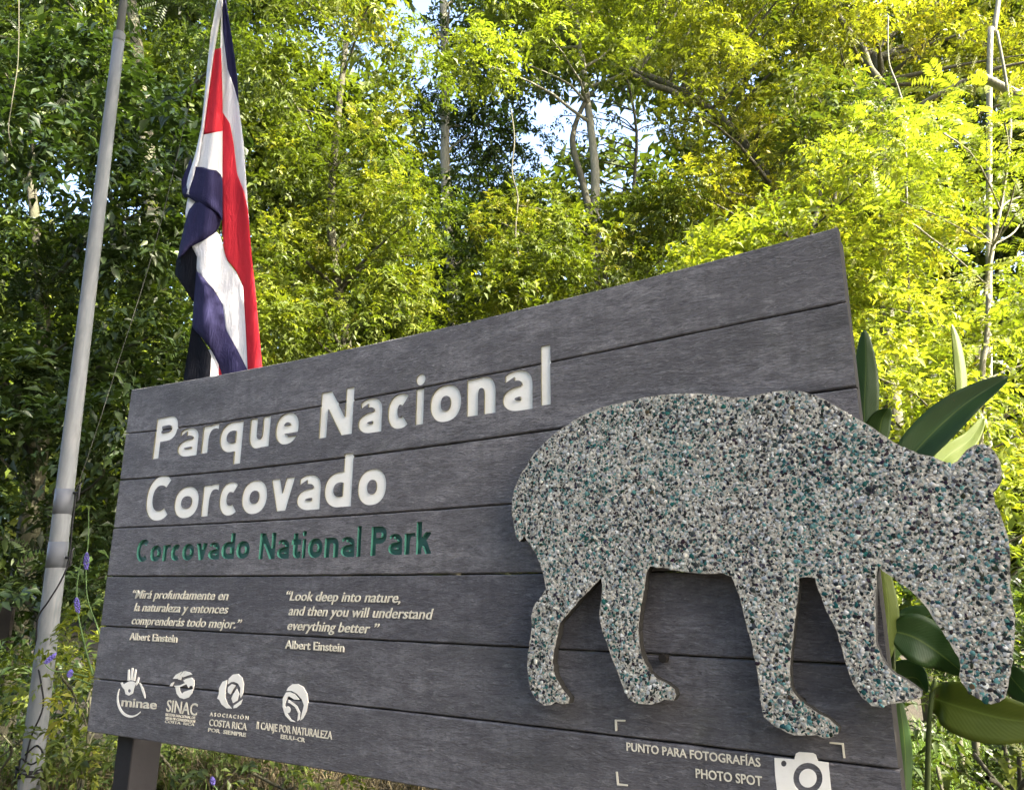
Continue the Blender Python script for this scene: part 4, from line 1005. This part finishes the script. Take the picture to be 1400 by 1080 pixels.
make_tree('sunlit_shrub', 'bright yellow-green shrub above the right end of the sign', 'shrub',
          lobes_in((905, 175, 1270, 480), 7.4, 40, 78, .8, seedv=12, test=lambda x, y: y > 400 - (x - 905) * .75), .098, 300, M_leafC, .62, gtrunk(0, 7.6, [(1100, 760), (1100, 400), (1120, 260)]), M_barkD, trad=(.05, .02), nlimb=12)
make_tree('feathery_tree', 'feathery compound leaved tree at the right edge', 'tree',
          lobes_in((1190, 120, 1520, 480), 6.6, 40, 60, .8, seedv=13), .12, 330, M_leafC, .60, gtrunk(0, 6.8, [(1335, 640), (1340, 440), (1372, 240), (1378, 150), (1360, 40)]), M_barkP, 'compound', trad=(.026, .013), nlimb=12)
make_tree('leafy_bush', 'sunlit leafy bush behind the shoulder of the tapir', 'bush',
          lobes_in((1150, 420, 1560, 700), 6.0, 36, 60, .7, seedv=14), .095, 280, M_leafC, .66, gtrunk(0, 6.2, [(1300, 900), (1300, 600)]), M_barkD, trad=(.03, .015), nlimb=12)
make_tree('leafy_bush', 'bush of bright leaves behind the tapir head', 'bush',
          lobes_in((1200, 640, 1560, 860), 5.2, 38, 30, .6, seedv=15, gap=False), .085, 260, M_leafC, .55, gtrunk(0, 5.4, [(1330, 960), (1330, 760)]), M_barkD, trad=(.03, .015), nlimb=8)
# unseen canopy above the clearing, crowns placed to shade left side and sign end
def lobes_w(box3, n, r, seedv):
    rr = random.Random(seedv); return [((rr.uniform(*box3[0]), rr.uniform(*box3[1]), rr.uniform(*box3[2])), (r * rr.uniform(.7, 1.3),) * 3) for _ in range(n)]
make_tree('unseen_shade_tree', 'unseen tall tree over the clearing, placed to shade sign and flagpole', 'tree',
          lobes_w(((-1.6, 6.0), (-1.2, 4.4), (7.0, 9.8)), 74, .85, 21) + lobes_w(((3.0, 5.6), (-.6, 1.4), (2.6, 6.0)), 30, .62, 22), .14, 90, M_leafB, .5,
          [Vector((6.6, -1.6, -.1)), Vector((6.3, -1.2, 4)), Vector((5, .2, 7.4)), Vector((1.5, 2, 8.6))], M_barkD, trad=(.28, .08), nlimb=16)

# the forest on the other side of the clearing, behind the camera
for i, (x0, x1, y0, y1, lab) in enumerate(((-10, -3.5, -7.5, -5, 'forest edge tree behind the viewer on the left'), (-3.5, 3.2, -8, -5.8, 'forest edge tree straight behind the viewer'), (-11, -8, -4, 3.5, 'forest edge tree left of the clearing'))):
    make_tree('forest_edge_tree', lab, 'tree', lobes_w(((x0, x1), (y0, y1), (.6, 9.5)), 34, 1.35, 50 + i), .26, 34, M_leafA, .5,
              [Vector(((x0 + x1) / 2, (y0 + y1) / 2, -.1)), Vector(((x0 + x1) / 2 + .2, (y0 + y1) / 2, 4)), Vector(((x0 + x1) / 2, (y0 + y1) / 2, 9))], M_barkD, trad=(.25, .1), nlimb=12)
make_tree('slender_tree', 'thin leaved dark tree seen against the largest sky gap', 'tree', lobes_in((735, 95, 905, 275), 12.6, 24, 15, .5, seedv=71, gap=False), .10, 70, M_leafA, .6,
          gtrunk(0, 12.6, [(862, 760), (862, 320), (868, 180), (850, 90)]), M_barkD, trad=(.05, .02), nlimb=14)

# far wood closing the view
root = far = lobes_in((-500, -420, 1900, 820), 21, 95, 330, 3.0, seedv=31)
V, Q, Tn = spray(far, 46, .42, .30, 'broad'); NLEAF += len(Tn) // 5
o = link('far_forest', fast_mesh('far_forest', V, Q, 4, Tn), M_leafB); tag(o, 'dense far green forest closing the view behind the trees', 'forest', kind='stuff')
# bare stems and limbs standing on their own
def stem(name, label, cat, pts, Y, r0, r1, mat, group=None, dY=0):
    w = smooth_path([at(x, y, Y + dY * i) for i, (x, y) in enumerate(pts)], 5); n = len(w)
    V, Fc = tube(w, [r0 + (r1 - r0) * i / (n - 1) for i in range(n)], 8, True, .08)
    return tag(link(name, mesh(name, V, Fc), mat, None, True), label, cat, group)
stem('fallen_limb', 'thick pale limb reaching in from the right edge', 'branch', [(1520, 190), (1440, 150), (1395, 130), (1330, 97)], 7.0, .075, .04, M_barkP)
def down(Y, pts): 
    p = at(*pts[0], Y); return pts
stem('sapling_stem', 'thin pale leafless sapling with a kink at the upper right', 'sapling', [(1246, 620), (1236, 215), (1233, 150), (1224, 115), (1212, 80), (1211, 20)], 7.0, .015, .007, M_barkP)
stem('sapling_stem', 'short pale sapling trunk left of the long pointed leaf tip', 'sapling', [(1334, 900), (1341, 525), (1347, 470), (1350, 400)], 5.6, .026, .018, M_barkP)
stem('pale_trunk', 'slender white trunk crossing the top right corner', 'tree', [(1352, 800), (1350, 95), (1356, 40), (1364, -20)], 9.0, .042, .030, M_barkP)
stem('hanging_vine', 'pale vine hanging left of the forked tree', 'vine', [(696, 150), (701, 190), (698, 235), (706, 270), (703, 320), (709, 365), (707, 420), (712, 560)], 10.0, .010, .015, M_barkD)
stem('hanging_vine', 'thin vine hanging beside the flagpole at the left edge', 'vine', [(22, -30), (22, 80), (14, 140), (9, 180), (14, 205)], 6.6, .005, .004, M_barkD)
stem('bent_limb', 'second trunk of the fork bending left below the sky gap', 'branch', [(806, 300), (795, 250), (781, 200), (786, 165), (802, 130)], 11.55, .07, .035, M_barkD)
stem('dark_limb', 'dark bare limb across the top of the sky gap', 'branch', [(935, 140), (915, 124), (893, 117), (868, 104), (850, 96)], 10.9, .06, .04, M_barkD)
stem('dark_limb', 'crooked dark limb below the top edge left of the sapling', 'branch', [(1205, 115), (1186, 90), (1176, 62), (1160, 44), (1144, 20), (1130, -10)], 9.5, .055, .03, M_barkD)

# ------------------------------------------------------------------ broad leaved plant at the right end of the sign
def bigleaf_material(name, c0, c1):
    m, nt, p = newmat(name); g = N(nt)
    uv = g.n('ShaderNodeUVMap'); sx = g.n('ShaderNodeSeparateXYZ'); g.l(uv.outputs[0], sx.inputs[0])
    ac = g.math('ABSOLUTE', g.math('SUBTRACT', sx.outputs[0], .5))
    vein = g.math('SINE', g.math('MULTIPLY', g.math('SUBTRACT', sx.outputs[1], g.math('MULTIPLY', ac, .5)), 150.0))
    n1 = g.noise(g.coord(), 8, 4)
    c = g.mix(n1, c0, c1); br = g.noise(g.coord(), 30, 5, .7); c = g.mix(g.ramp(br, [(0.66, (0, 0, 0)), (0.72, (1, 1, 1))]), c, (.09, .065, .02)); rib = g.ramp(ac, [(0.0, (1, 1, 1)), (0.03, (0, 0, 0))])
    c = g.mix(g.math('MULTIPLY', rib, .6), c, (.16, .22, .05)); g.l(c, p.inputs['Base Color']); p.inputs['Roughness'].default_value = .45; p.inputs['Specular IOR Level'].default_value = .35
    g.l(g.bump(vein, .07, .002), p.inputs['Normal'])
    tr = g.n('ShaderNodeBsdfTranslucent'); g.l(g.mix(1.0, c, (1.6, 1.8, .5), 'MULTIPLY'), tr.inputs[0]); ms = g.n('ShaderNodeMixShader'); ms.inputs[0].default_value = .28
    g.l(p.outputs[0], ms.inputs[1]); g.l(tr.outputs[0], ms.inputs[2]); g.l(ms.outputs[0], nt.nodes['Material Output'].inputs[0]); return m
M_big = bigleaf_material('broad_leaf', (.024, .058, .014), (.036, .082, .018))
M_bigl = bigleaf_material('broad_leaf_lit', (.060, .095, .010), (.10, .13, .014))  # lighter, yellower copy of the leaf, sunlight put into its colour
M_stalk = plain('leaf_stalk', (.060, .085, .025), .6)
def big_leaf(name, mid, wid, side, mat, parent, fold=.25, shape='lance', nu=8, twist=0.0):
    """mid: midrib world points base->tip; wid: half width in metres; side: vector across the blade"""
    mp = smooth_path(mid, 6); n = len(mp); V = []; uvs = []
    for i, p_ in enumerate(mp):
        t = i / (n - 1); tan = (mp[min(i + 1, n - 1)] - mp[max(i - 1, 0)]).normalized()
        sd = Vector(side); sd = (sd - tan * sd.dot(tan)).normalized(); nn = tan.cross(sd).normalized()
        if nn.z < 0 and shape != 'x': nn = -nn
        w = wid * (math.sin(math.pi * min(1, t * .92 + .06)) ** .75) * (1.15 - .45 * t)
        if i == n - 1: w = .001
        for k in range(nu + 1):
            s = k / nu * 2 - 1
            V.append(p_ + sd * (s * w) + nn * (abs(s) * w * fold + .02 * wid * math.sin(t * 19 + s * 3) * abs(s) * 4 * .3)); uvs.append((k / nu, t))
    w1 = nu + 1; Fc = [(i * w1 + k, i * w1 + k + 1, (i + 1) * w1 + k + 1, (i + 1) * w1 + k) for i in range(n - 1) for k in range(nu)]
    me = mesh(name, V, Fc); ul = me.uv_layers.new(name='UVMap')
    for lp in me.loops: ul.data[lp.index].uv = uvs[lp.vertex_index]
    o = link(name, me, mat, parent, smooth=True); md = o.modifiers.new('s', 'SOLIDIFY'); md.thickness = .0015
    return o
plant = empty('broadleaf_plant', (0, 0, 0), label='broad leaved plant with long pointed dark leaves behind the tapir', cat='plant')
A2 = at
big_leaf('leaf', [A2(1183, 640, 2.55), A2(1181, 560, 2.52), A2(1183, 500, 2.50), A2(1181, 448, 2.48)], .050, (1, -.3, 0), M_big, plant, .3)
big_leaf('leaf', [A2(1190, 640, 2.5), A2(1200, 600, 2.48), A2(1205, 572, 2.44), A2(1214, 556, 2.40)], .058, (1, .5, -.25), M_big, plant, .25)
big_leaf('leaf', [A2(1215, 660, 2.45), A2(1262, 602, 2.42), A2(1318, 550, 2.38), A2(1377, 512, 2.34)], .060, (.45, -.35, -.8), M_big, plant, .5)
big_leaf('leaf', [A2(1208, 905, 2.4), A2(1216, 850, 2.4), A2(1212, 800, 2.38), A2(1204, 755, 2.36)], .045, (1, .2, .1), M_bigl, plant, .2)
big_leaf('leaf', [A2(1212, 905, 2.5), A2(1240, 862, 2.5), A2(1262, 842, 2.48), A2(1290, 835, 2.46)], .055, (.2, .3, -1), M_big, plant, .3)
big_leaf('leaf', [A2(1222, 860, 2.42), A2(1250, 868, 2.4), A2(1285, 890, 2.38), A2(1322, 920, 2.34)], .075, (.35, -.2, -1), M_big, plant, .25)
big_leaf('leaf', [A2(1214, 940, 2.5), A2(1235, 925, 2.48), A2(1255, 925, 2.46), A2(1268, 945, 2.44)], .055, (.2, .2, -1), M_big, plant, .2)
big_leaf('leaf', [A2(1274, 950, 2.3), A2(1320, 965, 2.25), A2(1380, 980, 2.2), A2(1450, 985, 2.15)], .078, (.12, -.1, -1), M_bigl, plant, .35)
big_leaf('leaf', [A2(1240, 1110, 2.5), A2(1240, 1040, 2.5), A2(1236, 990, 2.48), A2(1228, 940, 2.46)], .03, (1, .2, 0), M_big, plant, .2)
big_leaf('leaf', [A2(1370, 905, 2.5), A2(1390, 930, 2.48), A2(1420, 960, 2.46), A2(1450, 970, 2.46)], .05, (.3, 0, -1), M_big, plant, .2)
for pts, r in (([(1269, 1240, 2.35), (1270, 1080, 2.33), (1271, 1000, 2.31), (1275, 950, 2.30), (1280, 925, 2.30)], .009), ([(1226, 1240, 2.5), (1222, 1000, 2.46), (1222, 880, 2.44), (1220, 830, 2.42)], .006), ([(1222, 1240, 2.55), (1212, 900, 2.5), (1200, 760, 2.5), (1188, 640, 2.5)], .010), ([(1230, 1240, 2.5), (1222, 900, 2.46), (1216, 760, 2.46), (1212, 655, 2.45)], .008)):
    w = smooth_path([at(*q) for q in pts], 4); V, Fc = tube(w, [r * (1 - .4 * i / (len(w) - 1)) for i in range(len(w))], 8, True, .06); link('stalk', mesh('stalk', V, Fc), M_stalk, plant, smooth=True)
# sunlit broad leaf behind the ear
p2 = empty('broadleaf_plant', (0, 0, 0), label='sunlit yellow broad leaf plant behind the ear of the tapir', cat='plant')
K2 = 5.0
big_leaf('leaf', [at(1270, 660, K2), at(1290, 625, K2), at(1325, 598, K2), at(1345, 566, K2)], .07, (.6, -.2, -1), M_bigl, p2, .2)
big_leaf('leaf', [at(1312, 560, K2), at(1314, 520, K2), at(1308, 470, K2), at(1300, 440, K2)], .045, (1, 0, 0), M_bigl, p2, .2)
w = smooth_path([at(1285, 1000, K2), at(1290, 900, K2), at(1292, 700, K2), at(1295, 655, K2)], 4); V, Fc = tube(w, [.014] * len(w), 8); link('stalk', mesh('stalk', V, Fc), M_stalk, p2, smooth=True)

# ------------------------------------------------------------------ undergrowth
def small_bush(label, boxp, Y, rpx, n, leaf, dens, mat, tint, seedv, cat='plant', name='undergrowth_plant'):
    lob = lobes_in(boxp, Y, rpx, n, .35, seedv=seedv, gap=False); x = (boxp[0] + boxp[2]) / 2
    b = at(x, (boxp[1] + boxp[3]) / 2, Y)
    make_tree(name, label, cat, lob, leaf, dens, mat, tint, [Vector((b.x, b.y, height(b.x, b.y) - .05)), Vector((b.x + .02, b.y, (b.z + .3) / 2)), b], M_barkD, trad=(.012, .005), nlimb=6)
small_bush('dark leafy undergrowth below the head of the tapir', (1225, 800, 1520, 1150), 3.7, 46, 44, .06, 520, M_leafA, .55, 41)
small_bush('pale green seedling cluster in the bottom right corner', (1330, 1010, 1430, 1090), 2.9, 26, 7, .05, 300, M_leafB, .55, 42)
small_bush('leafy weeds low on the right beside the sign edge', (1235, 960, 1330, 1130), 3.2, 30, 8, .05, 380, M_leafA, .7, 43)
small_bush('fresh green weed clump between flagpole and sign', (80, 850, 170, 1060), 4.5, 26, 20, .062, 420, M_leafB, .6, 44)
small_bush('low dark leafy shrub behind the foot of the flagpole', (-60, 900, 150, 1010), 5.4, 30, 22, .08, 300, M_leafA, .5, 48)
small_bush('low shrub under the lower left corner of the sign', (110, 1010, 420, 1120), 4.5, 26, 30, .055, 330, M_leafA, .7, 49)
small_bush('weed clump growing left of the flagpole foot', (-120, 925, 90, 1120), 4.6, 30, 26, .06, 380, M_leafB, .5, 45)
small_bush('green weeds under the lower edge of the sign', (330, 1050, 900, 1180), 4.3, 34, 26, .06, 280, M_leafB, .45, 46)
small_bush('light green ground plant in front of the dirt path', (-120, 890, 110, 960), 6.4, 22, 18, .07, 300, M_leafB, .62, 47)
# grass and straw
def blades(n, xr, yr, lr, tint, lean=.5, name='grass', wfac=.012, test=None):
    X = RNG.uniform(*xr, n); Y = RNG.uniform(*yr, n); Z = np.array([height(a, b) for a, b in zip(X, Y)]) - .01
    L = RNG.uniform(*lr, n); a = RNG.uniform(0, 6.28, n); lx = np.cos(a) * lean * L * RNG.random(n); ly = np.sin(a) * lean * L * RNG.random(n)
    b = RNG.uniform(0, 6.28, n); w = wfac * RNG.uniform(.5, 1.2, n); sx, sy = np.cos(b) * w, np.sin(b) * w
    P0 = np.stack([X, Y, Z], 1); s = np.stack([sx, sy, 0 * sx], 1)
    mid = P0 + np.stack([lx * .35, ly * .35, L * .6], 1); tp = P0 + np.stack([lx * 1.3, ly * 1.3, L * RNG.uniform(.55, 1, n)], 1)
    V = np.stack([P0 - s / 2, P0 + s / 2, mid + s * .4, mid - s * .4, tp + s * .05, tp - s * .05], 1).reshape(-1, 3)
    Q = np.array([[0, 1, 2, 3], [3, 2, 4, 5]])[None] + (np.arange(n) * 6)[:, None, None]
    return fast_mesh(name, V, Q.reshape(-1, 4), 4, np.repeat((tint + RNG.normal(0, .15, n)).clip(0, 1), 6))
M_grass = leaf_material('grass_blade', (.03, .055, .012), (.07, .12, .025), (.14, .19, .05), .3, .5)
M_straw = leaf_material('straw', (.035, .030, .016), (.09, .075, .042), (.21, .18, .11), .15, .8, 1.0)
tag(link('grass', blades(12000, (-6.5, -1.6), (3.6, 8.0), (.10, .30), .45), M_grass), 'green grass around the foot of the flagpole', 'grass', kind='stuff')
tag(link('grass', blades(20000, (1.2, 7), (2.6, 9), (.12, .4), .35), M_grass), 'dark grass behind the right end of the sign', 'grass', kind='stuff')
tag(link('dry_straw', blades(6000, (-2.9, .6), (4.05, 5.3), (.08, .30), .4, 1.7, 'dry_straw', .008), M_straw), 'matted dry straw on the bank under the sign', 'straw', kind='stuff')
# purple flowered stems by the left edge of the sign
M_fl = plain('purple_flower', (.12, .10, .34), .7, sc=80, bump=.6)
M_st = plain('flower_stem', (.09, .15, .05), .6)
def flower(label, pts, head, Y=3.95):
    r = empty('flowering_stem', (0, 0, 0), label=label, cat='flower', group='purple flowered stems beside the sign')
    w = smooth_path([at(x, y, Y) for x, y in pts], 6); V, Fc = tube(w, [.0042 - .002 * i / (len(w) - 1) for i in range(len(w))], 6); link('stem', mesh('stem', V, Fc), M_st, r, smooth=True)
    (x0, y0), (x1, y1) = head; a, b = at(x0, y0, Y), at(x1, y1, Y); n = 46; Vp = []
    rr = random.Random(int(x0)); parts = []
    for i in range(n):
        t = (i + .5) / n; c = a.lerp(b, t); th = i * 2.4; rad = .013 * math.sin(math.pi * min(1, t * .85 + .12)) ** .6
        d = Vector((math.cos(th), math.sin(th), rr.uniform(-.2, .3))); p0 = c + d * rad * .35; p1 = c + d * rad * 1.15
        parts.append(tube([p0, p0.lerp(p1, .6), p1], [.0025, .005, .0022], 5))
    V, Fc = join(parts); link('flower_head', mesh('flower_head', V, Fc), M_fl, r)
    return r
flower('purple flower spike highest beside the left sign edge', [(150, 905), (132, 855), (120, 820), (118, 782), (120, 757)], ((118, 781), (119, 758)))
flower('purple flower spike below the highest one beside the sign', [(128, 925), (118, 890), (107, 840), (106, 800), (113, 765), (120, 752), (121, 700), (118, 694)], ((107, 840), (105, 820)))
flower('violet bud tilting right next to the flagpole', [(122, 928), (95, 922), (75, 920), (64, 912), (64, 904)], ((63, 910), (77, 896)))
flower('tiny violet bud low between flagpole and sign', [(125, 938), (105, 930), (97, 927)], ((96, 928), (98, 919)))
flower('small violet flower under the lower sign edge', [(310, 1120), (300, 1085), (293, 1075)], ((293, 1074), (292, 1064)), 4.2)
# small leaf rosette on the long stem
V, Q = leaf_arrays(np.array([tuple(at(118, 694, 3.95))] * 6), np.array([[math.cos(a), math.sin(a) * .5, -.25] for a in np.linspace(0, 5.2, 6)]), np.array([[0, 0, 1.]] * 6), np.full(6, .06), np.full(6, .022))
o = link('leaf_tuft', fast_mesh('leaf_tuft', V, Q, 4, np.full(len(V), .5)), M_leafB); tag(o, 'small leaf tuft at the top of a thin stem left of the sign', 'plant')
# dark board standing at the far left edge
bd = empty('dark_board', tuple(at(-8, 890, 6.5)), label='dark board standing at the far left edge', cat='board')
b0 = at(-8, 890, 6.5); zt = at(0, 833, 6.5).z
V, Fc = box(-.22, .115, -.02, .02, -.35, zt - b0.z); link('panel', mesh('panel', V, Fc), M_backing, bd); V, Fc = box(-.05, .0, .021, .07, -b0.z, -.05); link('leg', mesh('leg', V, Fc), M_backing, bd)
print('LEAVES', NLEAF)
